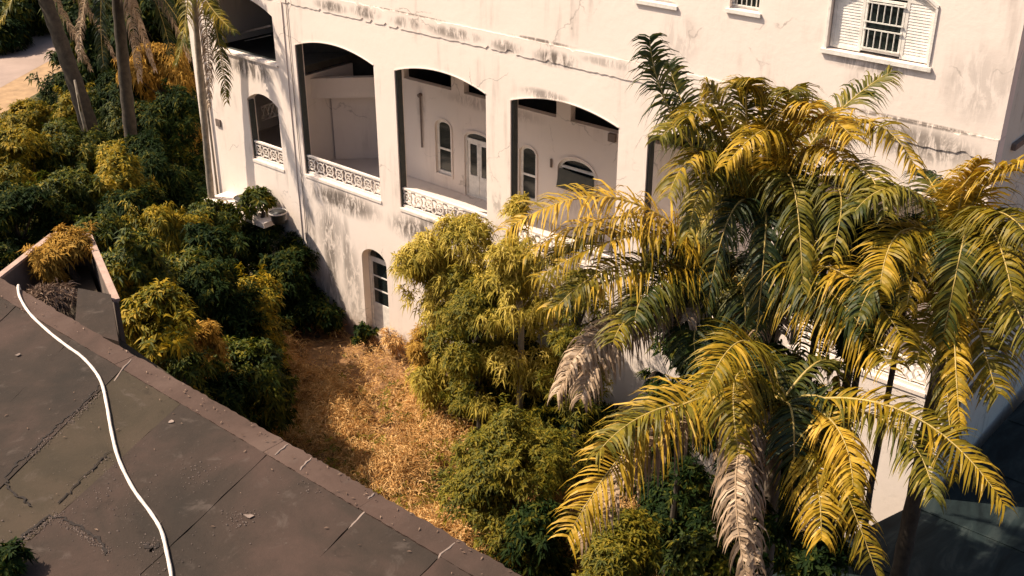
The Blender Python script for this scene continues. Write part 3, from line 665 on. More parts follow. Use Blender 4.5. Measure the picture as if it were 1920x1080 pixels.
shed_slab('roof', 'felt', 0, 2.9, 3.05); shed_slab('wall', 'board', .12, 0, 2.895)
for i in range(7):
    y = 12.6 + i * 2.7; mb = MB(); x0 = -10.2 + (y - 12) * .265 if y < 24 else -6.6
    mb.box(max(x0 + .1, -10), (hx - .4 if abs(y - hy) < .45 else 7.9), y, y + .06, 3.052, 3.075); mb.build('felt_seam', 'felt', dr)

# ================================================================== VEGETATION
def leaves(name, centers, normals, per, L, Wd, m, parent=None, droop=.5, spread=1.0, jit=.35):
    """whorls of folded long leaves; every leaf is its own little island"""
    n_ = len(centers); N_ = n_ * per
    nrm = normals / np.linalg.norm(normals, axis=1, keepdims=True)
    ref = np.where(np.abs(nrm[:, 2:3]) < .9, np.array([[0, 0, 1.]]), np.array([[1., 0, 0]]))
    t1 = np.cross(nrm, ref); t1 /= np.linalg.norm(t1, axis=1, keepdims=True); t2 = np.cross(nrm, t1)
    c = np.repeat(centers, per, 0); nr = np.repeat(nrm, per, 0); a1 = np.repeat(t1, per, 0); a2 = np.repeat(t2, per, 0)
    ang = (np.tile(np.arange(per), n_) / per * 2 * math.pi + np.repeat(RNG.uniform(0, 6.3, n_), per) + RNG.normal(0, jit, N_))[:, None]
    out = (a1 * np.cos(ang) + a2 * np.sin(ang)) * spread + nr * RNG.uniform(.05, .9, (N_, 1)); out /= np.linalg.norm(out, axis=1, keepdims=True)
    sd_ = np.cross(out, nr); sd_ /= np.maximum(1e-6, np.linalg.norm(sd_, axis=1, keepdims=True))
    l_ = L * RNG.uniform(.6, 1.25, (N_, 1)); w_ = Wd * RNG.uniform(.75, 1.25, (N_, 1)); up = np.cross(sd_, out)
    b0 = c + RNG.normal(0, L * .12, (N_, 3))
    mid = b0 + out * l_ * .5; tip = b0 + out * l_ - np.array([[0, 0, 1.]]) * l_ * droop * RNG.uniform(.3, 1.2, (N_, 1))
    lf = mid + sd_ * w_ + up * w_ * .35; rt = mid - sd_ * w_ + up * w_ * .35; md = mid - np.array([[0, 0, .04]]) * l_
    V = np.stack([b0, lf, md, rt, tip], 1).reshape(-1, 3)
    o = np.arange(N_)[:, None] * 5
    F = np.concatenate([o + np.array([[0, 2, 1, 1]]) * 1, ], 1)
    tris = np.concatenate([o + np.array([[0, 2, 1]]), o + np.array([[0, 3, 2]]), o + np.array([[1, 2, 4]]), o + np.array([[2, 3, 4]])], 0)
    off = OFF.get(parent.name, np.zeros(3)) if parent else np.zeros(3)
    me = bpy.data.meshes.new(name); me.vertices.add(len(V)); me.vertices.foreach_set('co', (V - off).ravel())
    me.loops.add(tris.size); me.loops.foreach_set('vertex_index', tris.ravel().astype(np.int32))
    me.polygons.add(len(tris)); me.polygons.foreach_set('loop_start', np.arange(0, tris.size, 3, dtype=np.int32)); me.update(calc_edges=True)
    me.materials.append(M[m]); o = bpy.data.objects.new(name, me); COL.objects.link(o)
    if parent: o.parent = parent
    OFF[o.name] = off
    return o
def crown_points(c, r, n_, lobes, seed, flat=1.0, base=0.0, skirt=True):
    """points and outward directions over a ragged mound made of many lobes, down to the ground"""
    g = np.random.default_rng(seed); c = np.array(c)
    d = g.normal(size=(lobes, 3)); d /= np.linalg.norm(d, axis=1, keepdims=True); d[:, 2] = np.abs(d[:, 2]) * 1.15 - .35
    lc = c + d * r * g.uniform(.35, .85, (lobes, 1)) * np.array([1, 1, flat]); lr = r * g.uniform(.22, .5, lobes)
    H = c[2] - base - r * .3
    if skirt and H > .4:
        m_ = int(lobes * min(2.2, .5 + H / r * .45)); a = g.uniform(0, 6.283, m_); q = g.uniform(.25, .95, m_) * r
        zz = base + .25 + (H - .1) * g.random(m_) ** .7
        lc = np.vstack([lc, np.stack([c[0] + np.cos(a) * q, c[1] + np.sin(a) * q, zz], 1)]); lr = np.concatenate([lr, r * g.uniform(.22, .45, m_)])
        n_ = int(n_ * (1 + m_ / lobes * .75))
    wts = lr ** 2; wts /= wts.sum()
    k = g.choice(len(lc), n_, p=wts); dd = g.normal(size=(n_, 3)); dd /= np.linalg.norm(dd, axis=1, keepdims=True)
    dd[:, 2] = np.where(g.random(n_) < .7, np.abs(dd[:, 2]), dd[:, 2])
    P = lc[k] + dd * (lr[k] * g.uniform(.65, 1.12, n_))[:, None] * np.array([1, 1, flat])
    out = np.stack([P[:, 0] - c[0], P[:, 1] - c[1], np.maximum(P[:, 2] - c[2], 0)], 1) / r
    Nn = dd * .7 + out * .5 + np.array([0, 0, .55])
    gap = np.sin(P[:, 0] * 4.1 / r + seed) + np.sin(P[:, 1] * 4.7 / r + seed * 1.7) + np.sin(P[:, 2] * 4.4 / r + seed * .6) + g.normal(0, .5, n_)
    ok = gap > -1.15; P, Nn = P[ok], Nn[ok]
    ks = int(16 + 12 * r); si = g.integers(0, len(P), ks); sd = Nn[si] / np.linalg.norm(Nn[si], axis=1, keepdims=True) + g.normal(0, .3, (ks, 3))
    sl = r * g.uniform(.12, .42, ks); u = np.linspace(.1, 1, 6)
    SP = P[si][:, None, :] + sd[:, None, :] * (sl[:, None] * u[None, :])[:, :, None] - np.array([0, 0, 1.]) * ((u ** 2)[None, :] * sl[:, None] * .25)[:, :, None]
    P = np.vstack([P, SP.reshape(-1, 3)]); Nn = np.vstack([Nn, np.repeat(sd, 6, 0)])
    return P, Nn, lc[:lobes]
def bush(c, r, m, label, name='bush', cat='bush', n_=None, per=8, L=.24, Wd=.032, lobes=11, droop=.5, flat=1.0, trunk='trunk_dark', group=None, base=0.0, skirt=True, seed=[100]):
    seed[0] += 1
    P, Nn, lc = crown_points(c, r, n_ or int(430 * r * r), lobes, seed[0], flat, base, skirt)
    keep = (P[:, 2] > base + .05) & ((P[:, 1] < FY - .12) | (P[:, 0] < FX0 - .1) | (P[:, 0] > FX1 + .1))
    P, Nn = P[keep], Nn[keep]
    t = thing(name, (c[0], c[1], base), label, cat, group)
    f = leaves('foliage', P, Nn, per, L * 1.08, Wd * 1.15, m, t, droop); f['kind'] = 'stuff'
    mb = MB(); g = random.Random(seed[0]); fork = np.array([c[0] + g.uniform(-.1, .1), c[1], max(base + .3, c[2] - r * .75)])
    mb.tube([(c[0] + g.uniform(-.15, .15), c[1] + g.uniform(-.1, .1), base - .05), fork * .5 + np.array([c[0], c[1], base]) * .5 + np.array([g.uniform(-.1, .1), 0, 0]), fork], [.05 + r * .06, .04 + r * .05, .03 + r * .04], 8)
    for q in lc[:8]:
        mid_ = (fork + q) / 2 + np.array([g.uniform(-.1, .1), g.uniform(-.1, .1), -.1]); mb.tube([fork, mid_, q], [.02 + r * .025, .015 + r * .018, .012], 6)
    tp = mb.build('trunk', trunk, t); return t

def B(px, py, z, rpx, m, label, Y=None, **k):
    p = AtY(px, py, Y) if Y else AtZ(px, py, z)
    s = FPX / float(np.dot(p - CP, _fw)); return bush(p, rpx / s, m, label, **k)

# -- garden left of the roof
G1 = 'leafy garden shrubs left of the white house'
B(312, 435, 4.6, 66, 'leaf_yellow', 'round shrub with a golden dome top, halfway between the roof and the house', group=G1, L=.26, Wd=.026, droop=1.0, n_=700, lobes=14)
B(395, 415, 4.0, 56, 'leaf_olive', 'yellow tipped shrub just left of the deep shade below the canopy ledge', group=G1)
B(225, 345, 4.2, 66, 'leaf_yellow', 'bright yellow green shrub at the foot of the palm trunks', group=G1)
B(475, 575, 3.0, 66, 'leaf_yellow', 'sunlit orange yellow bush standing out of dark foliage left of the ground floor door', group=G1, L=.2, Wd=.03)
B(385, 560, 3.8, 74, 'leaf_dark', 'dark shrub in the middle of the garden between yellow bushes', group=G1)
B(290, 610, 6.2, 72, 'leaf_yellow', 'long leaved yellow shrub pressed against the roof edge', group=G1, L=.3, Wd=.034)
B(365, 655, 4.8, 52, 'dry_orange', 'orange leaved bush behind the roof edge', group=G1, L=.22)
B(455, 690, 3.4, 74, 'leaf_olive', 'speckled green bush beside the dry ground with dark gaps', group=G1)
B(345, 690, 5.2, 50, 'leaf_olive', 'low green bush touching the roof edge below the orange bush', group=G1)
B(255, 500, 5.6, 62, 'leaf_olive', 'green bush right of the walled enclosure', group=G1, L=.26)
B(130, 375, 4.2, 80, 'leaf_olive', 'broad dark green bush behind the walled enclosure', group=G1)
B(45, 300, 3.2, 84, 'leaf_yellow', 'wide yellow green bush at the left edge of the photo below the road', group=G1)
B(125, 280, 3.0, 74, 'leaf_olive', 'olive bush beside the leaning palm trunk', group=G1)
B(30, 400, 4.4, 86, 'leaf_dark', 'dark green bush at the left edge above the enclosure wall', group=G1)
B(50, 228, 1.2, 46, 'leaf_yellow', 'yellow green scrub along the dirt verge of the road', group=G1)
B(305, 320, 3.6, 74, 'leaf_dark', 'dark speckled bush between palm trunk and house', group=G1, L=.3, Wd=.03)
B(320, 235, 4.0, 70, 'leaf_dark', 'deep green bush against the left corner of the white house', group=G1)
B(300, 135, 5.2, 66, 'dry_orange', 'browning orange crown between the palm trunks and the house', group=G1, L=.3, droop=1.0)
B(235, 190, 3.4, 66, 'leaf_dark', 'dark tangled bush between the thick palm trunks, tallest there', group=G1, L=.3)
B(245, 230, 2.5, 60, 'leaf_olive', 'olive bush between the two thick palm trunks', group=G1)
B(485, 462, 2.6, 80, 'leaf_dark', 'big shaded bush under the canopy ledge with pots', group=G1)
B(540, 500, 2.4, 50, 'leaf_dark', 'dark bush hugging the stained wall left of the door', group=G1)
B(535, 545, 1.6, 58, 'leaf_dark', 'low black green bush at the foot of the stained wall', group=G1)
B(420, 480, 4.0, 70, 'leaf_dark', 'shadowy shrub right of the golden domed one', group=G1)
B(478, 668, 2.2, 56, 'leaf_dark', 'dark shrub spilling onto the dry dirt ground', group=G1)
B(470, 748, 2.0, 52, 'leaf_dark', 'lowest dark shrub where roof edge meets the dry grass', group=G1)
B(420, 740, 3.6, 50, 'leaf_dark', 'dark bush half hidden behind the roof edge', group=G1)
B(180, 440, 4.9, 52, 'leaf_olive', 'mid green bush behind the enclosure far corner', group=G1)
B(230, 300, 3.4, 42, 'leaf_yellow', 'small yellow shrub in front of the upright palm trunk', group=G1)
B(145, 205, 2.0, 44, 'leaf_yellow', 'yellow bush behind the leaning palm trunk', group=G1)
B(12, 2, 2.6, 74, 'leaf_olive', 'roadside tree with olive crown at the top left corner', name='tree', cat='tree', L=.5, Wd=.07, n_=1600)
B(68, 28, 1.4, 36, 'leaf_dark', 'dark roadside bush across the road', L=.45, Wd=.06, n_=500)
B(8, 66, 1.1, 40, 'leaf_dark', 'dark hedge bush beyond the road at the left edge', L=.45, Wd=.06, n_=500)
B(180, 60, 4, 90, 'leaf_dark', 'dark tree behind the palm trunks at the top', name='tree', cat='tree', L=.4, Wd=.05, n_=1500)
B(295, 40, 6, 76, 'leaf_dark', 'dark tree crown left of the house at the top of the photo', name='tree', cat='tree', L=.4, Wd=.05, n_=1400)
B(150, 20, 3, 52, 'leaf_olive', 'far olive tree between the road and the palm trunks', name='tree', cat='tree', L=.45, Wd=.06, n_=900)

# -- middle: pale bamboo-like bushes in front of the veranda
G2 = 'bushes growing in front of the veranda'
B(822, 500, 0, 70, 'leaf_pale', 'pale olive feathery bush right of the ground floor door', Y=22.4, group=G2, L=.28, Wd=.022, n_=520, droop=.9, lobes=9, trunk='trunk_pale')
B(880, 450, 0, 60, 'leaf_pale', 'sparse light bush reaching the foot of the second pier', Y=22.6, group=G2, L=.26, Wd=.02, n_=420, droop=.9, trunk='trunk_pale')
B(895, 585, 0, 84, 'leaf_fine', 'mossy yellow green bush in the middle before the veranda', Y=21.8, group=G2, L=.2, Wd=.02, n_=900, lobes=11)
B(975, 530, 0, 88, 'leaf_pale', 'thin pale bush under the third tall opening', Y=22.0, group=G2, L=.24, Wd=.02, n_=700, droop=.9, trunk='trunk_pale')
B(968, 400, 0, 30, 'leaf_pale', 'slim yellow shoot climbing the left side of the third opening', Y=23.1, group=G2, L=.24, Wd=.02, n_=150, trunk='trunk_pale')
B(1085, 570, 0, 64, 'leaf_fine', 'yellow green bush beneath the long left arching fronds', Y=21.8, group=G2, L=.2, Wd=.02)
B(800, 640, 0, 40, 'dry_orange', 'dry orange bush at the end of the dirt path', Y=22.3, group=G2, L=.2, Wd=.016, n_=260)
B(905, 690, 1.6, 74, 'leaf_fine', 'green bush with dark hollow beside the dry ground', group=G2, L=.18, Wd=.024)
B(1000, 700, 2.2, 80, 'leaf_dark', 'dark bush under the dry palm skirt', group=G2, L=.2)
B(1080, 790, 1.8, 76, 'leaf_dark', 'dark low shrub right of the green one under palm fronds', group=G2)
B(965, 880, 2.6, 122, 'leaf_fine', 'large soft green bush in the lower middle of the yard', group=G2, L=.17, Wd=.022, n_=2000, lobes=16)
B(925, 830, 1.8, 52, 'leaf_fine', 'small green bush joining the dry grass', group=G2, L=.17, Wd=.022)
B(1000, 985, 2.4, 60, 'leaf_dark', 'dark twiggy bush next to the roof edge at the bottom', group=G2)
B(1150, 1045, 3.0, 92, 'leaf_fine', 'mossy green bush at the bottom centre edge', group=G2, L=.17, Wd=.022, n_=1300)
B(1080, 960, 1.4, 56, 'dry', 'dry straw coloured bush between two green ones', group=G2, L=.2, Wd=.012, n_=420)
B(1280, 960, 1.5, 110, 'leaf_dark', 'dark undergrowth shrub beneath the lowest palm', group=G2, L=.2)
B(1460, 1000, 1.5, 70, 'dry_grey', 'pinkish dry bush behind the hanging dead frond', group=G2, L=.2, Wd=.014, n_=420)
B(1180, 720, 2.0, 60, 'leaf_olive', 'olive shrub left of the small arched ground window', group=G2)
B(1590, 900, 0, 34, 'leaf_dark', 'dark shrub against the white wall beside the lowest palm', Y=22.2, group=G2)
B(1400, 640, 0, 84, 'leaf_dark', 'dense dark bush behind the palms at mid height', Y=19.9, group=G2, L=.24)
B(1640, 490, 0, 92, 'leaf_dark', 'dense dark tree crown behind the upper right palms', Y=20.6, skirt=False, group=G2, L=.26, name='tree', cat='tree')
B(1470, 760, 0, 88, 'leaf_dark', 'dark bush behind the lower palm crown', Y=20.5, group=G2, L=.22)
px_ = AtY(480, 330, 23.2)
bush((px_[0], 23.3, 4.4), .62, 'leaf_olive', 'straggly green plant below the small arched opening, above the pots', name='straggly_plant', cat='plant', n_=80, L=.3, base=3.96, lobes=5, flat=.9, skirt=False)
d_ = ray(1890, 560); c_ = CP + d_ * (-6.35 / d_[0])
bush(c_, 1.0, 'dry_grey', 'greyish climbing bush against the shaded side wall right of the house corner', name='climbing_plant', cat='plant', L=.3, Wd=.016, n_=420, base=c_[2] - 1.3, group=G2, skirt=False)
B(1400, 985, 0, 70, 'leaf_dark', 'dark brush hiding the foot of the lowest palm', Y=15.4, group=G2, L=.2)
B(1330, 1045, 0, 70, 'leaf_olive', 'olive brush at the bottom edge below the lowest palm', Y=14.8, group=G2, L=.2)
B(1530, 1050, 0, 56, 'leaf_dark', 'black green brush at the bottom edge beside the felt roof', Y=15.2, group=G2, L=.2)
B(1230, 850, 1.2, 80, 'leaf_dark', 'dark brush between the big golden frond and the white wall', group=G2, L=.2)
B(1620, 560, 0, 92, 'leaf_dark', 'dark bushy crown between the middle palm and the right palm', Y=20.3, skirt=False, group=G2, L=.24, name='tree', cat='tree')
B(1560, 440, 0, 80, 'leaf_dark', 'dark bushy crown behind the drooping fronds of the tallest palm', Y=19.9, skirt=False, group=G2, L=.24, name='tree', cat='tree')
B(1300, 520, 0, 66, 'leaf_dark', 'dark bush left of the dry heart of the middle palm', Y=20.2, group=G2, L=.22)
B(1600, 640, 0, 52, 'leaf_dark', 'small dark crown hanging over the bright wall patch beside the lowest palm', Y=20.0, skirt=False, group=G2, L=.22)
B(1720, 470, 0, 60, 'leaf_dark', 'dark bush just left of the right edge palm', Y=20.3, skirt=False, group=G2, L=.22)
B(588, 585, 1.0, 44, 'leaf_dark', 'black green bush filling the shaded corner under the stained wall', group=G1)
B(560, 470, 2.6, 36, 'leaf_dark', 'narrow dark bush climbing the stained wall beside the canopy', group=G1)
B(685, 628, .5, 22, 'leaf_dark', 'small dark weed clump at the left foot of the ground floor door', group=G2, L=.16)
B(745, 622, .9, 34, 'dry', 'straw dry bush at the right foot of the ground floor door', group=G2, L=.2, Wd=.012, n_=260)
B(440, 620, 3.0, 60, 'leaf_dark', 'dark shrub below the sunlit orange yellow bush', group=G1)
B(340, 510, 4.2, 60, 'leaf_olive', 'yellow speckled shrub between the golden dome and the roof edge', group=G1)
B(250, 400, 4.2, 60, 'leaf_dark', 'dark shrub left of the golden dome', group=G1)
B(200, 520, 5.6, 40, 'leaf_yellow', 'yellow shrub leaning over the right wall of the enclosure', group=G1)
# -- dry plants near the enclosure and dry hill
t = AtZ(125, 485, 11.3)
bush(t, .66, 'dry_orange', 'dry orange bush filling the walled enclosure', L=.15, Wd=.012, n_=900, base=10.92)
t = AtZ(100, 560, 11.35)
bush(t, .46, 'dry_brown', 'tangled grey brown dry vine spilling over the roof edge by the hose', name='dry_vine', cat='vine', L=.2, Wd=.008, n_=300, base=10.92, flat=.6)
t = AtZ(5, 1060, RZ + .12)
bush(t, .22, 'leaf_dark', 'dark weed growing on the roof at the bottom left corner', name='weed', cat='weed', L=.1, Wd=.014, n_=120, base=RZ + .015)

# dry grass over the dirt
gx = RNG.uniform(-30, -9, 60000); gy = RNG.uniform(12.5, 23.9, 60000)
def blob(x, y): return np.sin(x * 1.7 + 1.3 * np.sin(y * .9)) + np.sin(y * 2.1 + x * .6)
pathy = np.abs(gy - (23.4 + .0 * gx)) < .0
keep = (RNG.random(60000) < np.clip(.62 + .3 * blob(gx, gy), .2, 1)) & ~((gx < -24.0) & (gy > 21.6 + .5 * np.sin(gx * 2.3)) & (RNG.random(60000) < .9))
P = np.stack([gx, gy, RNG.uniform(.0, .32, 60000) * (1 + .6 * blob(gx, gy))], 1)[keep]; P[:, 2] = np.maximum(P[:, 2], .01)
Nn = np.stack([RNG.normal(0, .5, len(P)), RNG.normal(0, .5, len(P)), np.ones(len(P))], 1)
k5 = RNG.random(len(P)) < .2; P2, N2 = P[k5], Nn[k5]
g = leaves('tall_straw', P2, N2, 6, .55, .010, 'dry', None, .8, .8, .9); tag(g, 'tangled tall straw standing above the short dry grass of the yard', 'straw', kind='stuff')
g = leaves('dry_grass', P, Nn, 5, .28, .012, 'dry', None, .55, .9, .8); tag(g, 'dry orange straw grass covering the dirt beside the roof', 'grass', kind='stuff')
wx = np.concatenate([RNG.normal(-20.6, 1.5, 260), RNG.normal(-24.3, 1.8, 90), RNG.normal(-18.6, 1.0, 260)]); wy = RNG.uniform(15.5, 22.8, len(wx))
P = np.stack([wx, wy, RNG.uniform(.05, .4, len(wx))], 1); Nn = np.stack([RNG.normal(0, .4, len(wx)), RNG.normal(0, .4, len(wx)), np.ones(len(wx))], 1)
g = leaves('yard_weeds', P, Nn, 9, .24, .024, 'leaf_fine', None, .5, 1, .5); tag(g, 'scattered green weeds creeping into the dry straw from the bushes', 'weeds', kind='stuff')
gx = RNG.uniform(-95, -30, 16000); gy = RNG.uniform(8, 60, 16000)
k = ~((gx > FX0 - .5) & (gy > FY - .2)) & (np.abs((gx + 73) * .83 + (gy - 36) * .55) > 5.2)
P = np.stack([gx, gy, np.full(16000, .02)], 1)[k]; Nn = np.stack([RNG.normal(0, .4, len(P)), RNG.normal(0, .4, len(P)), np.ones(len(P))], 1)
g = leaves('ground_cover', P, Nn, 6, .55, .06, 'leaf_olive', None, .4, 1, .5); tag(g, 'low olive weeds covering the ground left of the house', 'weeds', kind='stuff')
gx = RNG.uniform(-17.5, -8.5, 5000); gy = RNG.uniform(17, 23.8, 5000)
P = np.stack([gx, gy, RNG.uniform(.02, .3, 5000)], 1); Nn = np.stack([RNG.normal(0, .4, 5000), RNG.normal(0, .4, 5000), np.ones(5000)], 1)
g = leaves('undergrowth', P, Nn, 6, .3, .03, 'leaf_dark', None, .4, 1, .5); tag(g, 'dark green undergrowth at the foot of the palms', 'undergrowth', kind='stuff')

# ------------------------------------------------------------------ palms
def frond_mesh(p0, p1, p2, length_leaf, seed, sag=.8, twist=0.0):
    g = np.random.default_rng(seed); n_ = 104
    ctrl = 2 * p1 - .5 * (p0 + p2)
    T = np.linspace(0, 1, n_ + 1)[:, None]
    C = (1 - T) ** 2 * p0 + 2 * T * (1 - T) * ctrl + T ** 2 * p2
    tan = np.gradient(C, axis=0); tan /= np.linalg.norm(tan, axis=1, keepdims=True)
    z = np.array([0, 0, 1.])
    side = np.cross(tan, z); ln_ = np.linalg.norm(side, axis=1, keepdims=True)
    s0 = np.cross(p2 - p0, z); s0 /= max(1e-6, np.linalg.norm(s0)); side = np.where(ln_ > .25, side / np.maximum(ln_, 1e-6), s0)
    side = side + twist * z; side /= np.linalg.norm(side, axis=1, keepdims=True)
    V, F = [], []; lean = 0; sag = sag * g.uniform(.7, 1.35)
    for i in range(4, n_ + 1):
        t = i / n_; prof = (math.sin(math.pi * min(1, (t * .80 + .12))) ** .55) * (1 - .25 * t)
        if i % 7 == 0: lean = g.normal(0, .16)
        for sg in (-1, 1):
            if g.random() < .09: continue
            L = length_leaf * prof * g.uniform(.68, 1.15); wd = .0215 * g.uniform(.75, 1.3)
            up = np.cross(side[i], tan[i]); up = up * (1 if up[2] > 0 else -1)
            d = side[i] * sg * .85 + tan[i] * (.22 + .5 * t + lean) + up * g.normal(.22, .12) + g.normal(0, .09, 3); d /= np.linalg.norm(d)
            wv = np.cross(d, up); wv /= max(1e-6, np.linalg.norm(wv)); wv = wv * .8 + up * g.normal(0, .35); wv /= np.linalg.norm(wv)
            o = len(V); m_ = 4; p = C[i].copy(); dd = d.copy()
            ws = (.7, 1.0, .85, .5, .05)
            for j in range(m_ + 1):
                V.append(p + wv * wd * ws[j]); V.append(p - wv * wd * ws[j])
                p = p + dd * L / m_; dd = dd + np.array([0, 0, -1.]) * sag * .52 * (1 + .3 * j); dd /= np.linalg.norm(dd)
            for j in range(m_): F.append((o + 2 * j, o + 2 * j + 1, o + 2 * j + 3, o + 2 * j + 2))
    return V, F, C
def palm(hub, base, fronds, label, filler=8, chord=3.5, leafL=.85, rad=.17, name='palm_tree', group='palms in front of the white house', seed=1, fill_mats=('frond_dark', 'frond_green', 'frond_dark'), trunk_m='trunk'):
    g = np.random.default_rng(seed); hub = np.array(hub); base = np.array(base)
    t = thing(name, (base[0], base[1], 0), label, 'palm', group)
    mb = MB(); k = 26; pts = []; rr = []
    for i in range(k + 1):
        u = i / k; p = base * (1 - u) + hub * u; p[:2] += (hub[:2] - base[:2]) * (u * u - u) * .4
        pts.append(p); rr.append(rad * (1.25 - .5 * u) * (1.06 if i % 2 else .95) + (.12 if i == 0 else 0))
    mb.tube(pts, rr, 12); mb.build('trunk', trunk_m, t, True)
    mb = MB(); mb.tube([hub + np.array([0, 0, -.7]), hub + np.array([0, 0, -.3]), hub + np.array([0, 0, .15]), hub + np.array([0, 0, .5])], [rad * .8, rad * 1.25, rad * .9, .04], 12); mb.build('crownshaft', 'midrib', t, True)
    dh = float(np.dot(hub - CP, _fw))
    specs = []
    for f in fronds:
        (mx, my), (tx, ty), m, sg = f[:4]; lsc = f[5] if len(f) > 5 else 1.0; ch = f[4] if len(f) > 4 else chord
        d = ray(tx, ty); a = float(d @ d); b_ = float(d @ (hub - CP)); c = float((hub - CP) @ (hub - CP)) - ch * ch
        disc = b_ * b_ - a * c; tt = (b_ + sg * math.sqrt(disc)) / a if disc > 0 else b_ / a
        tip = CP + d * tt
        if tip[1] > 23.7 and hub[1] < 24 and tip[0] > FX0: tip = CP + d * (23.6 / d[1])
        tm = dh + (tt - dh) * .5; mid = CP + ray(mx, my) * tm
        if mid[1] > 23.4 and hub[1] < 24 and mid[0] > FX0: mid = CP + ray(mx, my) * (23.3 / ray(mx, my)[1])
        specs.append((hub, mid, tip, m, lsc))
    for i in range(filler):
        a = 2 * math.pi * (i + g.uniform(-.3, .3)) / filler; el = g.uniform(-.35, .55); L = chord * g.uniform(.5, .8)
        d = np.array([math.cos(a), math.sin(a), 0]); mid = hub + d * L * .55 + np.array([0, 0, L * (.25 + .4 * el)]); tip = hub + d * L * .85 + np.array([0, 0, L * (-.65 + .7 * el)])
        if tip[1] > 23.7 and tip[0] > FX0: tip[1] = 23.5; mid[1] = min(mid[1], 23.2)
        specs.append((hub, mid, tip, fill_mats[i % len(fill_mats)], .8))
    for i, (h, mi, ti, m, lsc) in enumerate(specs):
        dry = 'dry' in m
        V, F, C = frond_mesh(h + np.array([0, 0, .1]), mi, ti, leafL * lsc * (.8 if dry else 1) * g.uniform(.9, 1.12), seed * 100 + i, 1.5 if dry else .75, g.normal(0, .12))
        V = np.array(V)
        if h[1] < 24: V[:, 1] = np.where((V[:, 0] > FX0), np.minimum(V[:, 1], FY - .13), V[:, 1])
        o = link_mesh('frond', V, F, m, t)
        mb = MB(); Cs = C[::6]; mb.tube([tuple(q) for q in Cs], list(np.linspace(.035, .008, len(Cs))), 6); mb.build('midrib', 'midrib_dry' if dry else 'midrib', o, True)
    return t
GO, GR, DR = 'frond_gold', 'frond_green', 'frond_dry'
h1 = AtY(1430, 420, 19.2); palm(h1, (h1[0] + .3, h1[1] + .3, 0), [
    ((1275, 240), (1218, 70), GR, 1, 4.3, 1.15), ((1310, 250), (1255, 120), GR, 1, 3.9, 1.1), ((1370, 240), (1325, 160), GO, 1, 3), ((1340, 230), (1290, 220), GO, -1, 3), ((1430, 210), (1380, 165), GO, -1, 3), ((1470, 215), (1480, 175), GO, -1, 3), ((1510, 240), (1600, 260), GO, -1, 3), ((1400, 215), (1415, 150), GO, -1, 3.2), ((1480, 240), (1530, 200), GO, -1, 3.0),
    ((1545, 240), (1670, 135), GR, 1, 4.0, 1.2), ((1590, 235), (1720, 320), GO, -1), ((1580, 310), (1660, 400), GR, -1), ((1330, 290), (1252, 370), GO, -1, 3.0),
    ((1330, 250), (1235, 260), GR, -1, 3.2), ((1480, 330), (1505, 540), GR, -1, 2.8), ((1560, 340), (1560, 480), GR, -1, 2.8), ((1350, 310), (1290, 440), GR, -1, 2.6), ((1450, 250), (1360, 310), GO, -1, 2.6), ((1520, 280), (1600, 330), GO, -1, 2.6)],
    'tallest palm with upright fronds reaching in front of the upper white wall', 11, 3.5, 1.05, seed=3)
FD = 'frond_dark'
h2 = AtY(1800, 500, 19.6); palm(h2, (h2[0], h2[1], 0), [
    ((1830, 370), (1925, 300), GO, -1), ((1855, 400), (1935, 450), GO, -1, 3), ((1850, 420), (1900, 560), GO, -1, 2.8), ((1760, 370), (1725, 320), GR, 1, 3),
    ((1700, 430), (1650, 540), GO, -1, 2.6), ((1740, 450), (1700, 580), GO, -1, 2.2, .8), ((1870, 520), (1930, 640), GR, -1, 2.4), ((1800, 560), (1790, 760), GO, -1, 2.6, .5),
    ((1775, 620), (1790, 900), GO, -1, 4.2, .75), ((1790, 600), (1800, 800), GO, -1, 3.4, .6), ((1690, 480), (1610, 590), GR, -1, 2.8), ((1800, 380), (1840, 300), GO, -1, 2.6), ((1745, 600), (1720, 680), GO, -1, 2.6, .6), ((1830, 600), (1870, 740), GO, -1, 2.6), ((1700, 360), (1600, 400), GR, -1, 2.8)],
    'palm with golden fronds at the right edge near the corner of the house', 5, 2.8, 1.05, seed=5, trunk_m='trunk_dark')
h3 = AtY(1375, 560, 18.6); palm(h3, (h3[0] + .2, h3[1] + .3, 0), [
    ((1180, 378), (950, 430), GO, -1, 5.0, 1.15), ((1210, 410), (985, 480), GO, -1, 4.6, 1.1), ((1240, 440), (1010, 520), GO, -1, 4.4, 1.1), ((1240, 505), (1035, 575), GO, -1, 4.2, 1.15), ((1190, 440), (1020, 490), GR, -1, 4.2), ((1200, 490), (1040, 580), GO, -1, 4.2), ((1230, 560), (1150, 640), GR, -1, 3.6), ((1310, 600), (1310, 690), GR, -1, 2.4),
    ((1250, 520), (1190, 600), GR, -1, 3.0), ((1430, 545), (1465, 625), DR, -1, 1.6), ((1410, 545), (1420, 630), DR, -1, 1.6), ((1330, 540), (1290, 600), DR, -1, 1.6), ((1190, 580), (1045, 735), DR, -1, 4.4, 1.3), ((1190, 600), (1090, 745), DR, -1, 4.2, 1.3), ((1170, 600), (1060, 700), DR, -1, 4.3, 1.2),
    ((1545, 500), (1695, 640), GO, -1, 4.6, 1.3), ((1530, 560), (1670, 690), GO, -1, 4.4, 1.25), ((1500, 520), (1620, 620), GR, -1, 3.8, 1.1), ((1480, 480), (1530, 420), GR, 1, 2.6), ((1500, 560), (1640, 590), GR, -1, 3.2), ((1340, 470), (1310, 420), GR, 1, 2.6)],
    'middle palm with long fronds arching left over the bushes and a brown dry heart', 9, 3.2, 1.1, seed=7)
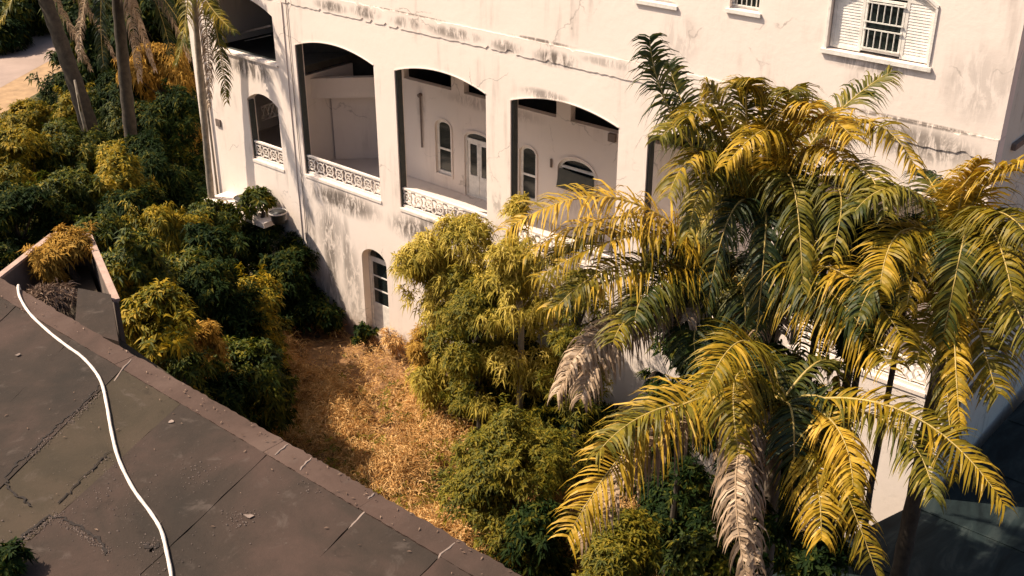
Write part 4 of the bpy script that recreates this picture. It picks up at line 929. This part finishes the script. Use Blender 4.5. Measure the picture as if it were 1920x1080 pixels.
h4 = AtY(1460, 770, 16.6); palm(h4, (h4[0] + .1, h4[1] + .3, 0), [
    ((1400, 640), (1320, 740), GO, -1, 2.8), ((1430, 650), (1470, 700), GR, 1, 2.2), ((1260, 770), (1065, 1005), GO, -1, 4.7, 1.15), ((1265, 800), (1090, 1010), DR, -1, 4.4, 1.2), ((1260, 760), (1120, 850), GR, -1, 3.8), ((1385, 700), (1385, 850), GO, -1, 2.2),
    ((1385, 850), (1400, 1090), DR, -1, 3.6, 1.2), ((1400, 860), (1425, 1090), DR, -1, 3.3, 1.1), ((1545, 840), (1650, 1095), GO, -1, 3.6), ((1560, 790), (1600, 920), GO, -1, 2.6), ((1690, 770), (1885, 950), GO, -1, 4.3), ((1660, 790), (1750, 930), GR, -1, 3.4),
    ((1520, 850), (1540, 1010), GO, -1, 2.8)],
    'lowest and nearest palm with a pale dead frond hanging down at the bottom', 6, 2.6, 1.05, seed=9)
# left palms
b5 = AtZ(215, 480, 0); h5 = AtY(62, -70, b5[1] + 1)
G5 = 'tall palms left of the white house'
def tallpalm(pxs, Y, rad, fr, label, seed, trunk_m='trunk_dark', filler=6, chord=3.6):
    P = [AtY(px, py, Y) for px, py in pxs]; hub = P[0]; b_ = P[-1].copy(); d = (P[-1] - P[-2]); b_ = P[-1] + d / abs(d[2]) * P[-1][2]; b_[2] = 0
    return palm(hub, b_, fr, label, filler, chord, .8, rad, group=G5, seed=seed, fill_mats=(GR, DR, GR), trunk_m=trunk_m)
tallpalm(((50, -90), (110, 60), (185, 300)), 25.5, .36, [((110, 10), (170, 130), DR, -1, 3.4), ((30, -20), (-10, 60), GR, -1, 3.2), ((150, 0), (215, 110), DR, -1, 3.8), ((130, -20), (190, 60), GR, -1, 3.6), ((90, 0), (120, 110), DR, -1, 3.4), ((150, -30), (240, 40), GR, -1, 4.2)],
         'thick leaning palm trunk furthest left beside the road', 21)
tallpalm(((212, -90), (228, 60), (252, 290)), 24.5, .26, [((300, 0), (355, 110), DR, -1, 3.6), ((250, 10), (290, 130), DR, -1, 3.2), ((160, 0), (150, 110), DR, -1, 3.2), ((310, -30), (400, 60), GR, -1, 4.2), ((240, 0), (262, 150), DR, -1, 3.6), ((280, -20), (320, 100), 'frond_dark', -1, 3.8), ((190, 0), (195, 130), 'frond_dark', -1, 3.4), ((300, -10), (345, 60), 'frond_dark', -1, 4.0)],
         'upright dark palm trunk in the middle of the three left palms', 23)
tallpalm(((355, -110), (378, 60), (398, 330)), 23.2, .12, [((385, 40), (392, 200), DR, -1, 4.6), ((400, 30), (425, 190), GR, -1, 4.8), ((350, 20), (330, 120), GR, -1, 4.0), ((375, -20), (440, 60), GR, -1, 4.0)],
         'slender palm with shaggy fronds hanging before the left corner of the house', 25, 'trunk_pale', 4)
pt = [AtY(px, py, 25) for px, py in ((140, 150), (152, 210), (168, 270), (178, 335))]; pt.append(np.array([pt[-1][0] + .2, pt[-1][1], 0]))
t = thing('dead_tree', pt[-1], 'thin pale bare trunk curving beside the leaning palm', 'tree')
mb = MB(); mb.tube(pt, [.05, .08, .09, .1, .13], 8); mb.build('trunk', 'trunk_pale', t, True)
mb = MB(); mb.tube([pt[1], pt[1] + np.array([.5, -.3, .9]), pt[1] + np.array([1.0, -.5, 1.3])], [.05, .035, .012], 6); mb.build('branch', 'trunk_pale', t, True)
# small dark bin by the verge
p = AtZ(116, 168, 0); t = thing('roadside_bin', p, 'small dark bin with a pale lid beside the road verge', 'bin')
mb = MB(); mb.tube([p, p + np.array([0, 0, .9])], [.32, .4], 12); mb.build('body', 'board', t)
mb = MB(); mb.tube([p + np.array([0, 0, .91]), p + np.array([0, 0, 1.0])], [.43, .35], 12); mb.build('lid', 'concrete', t)
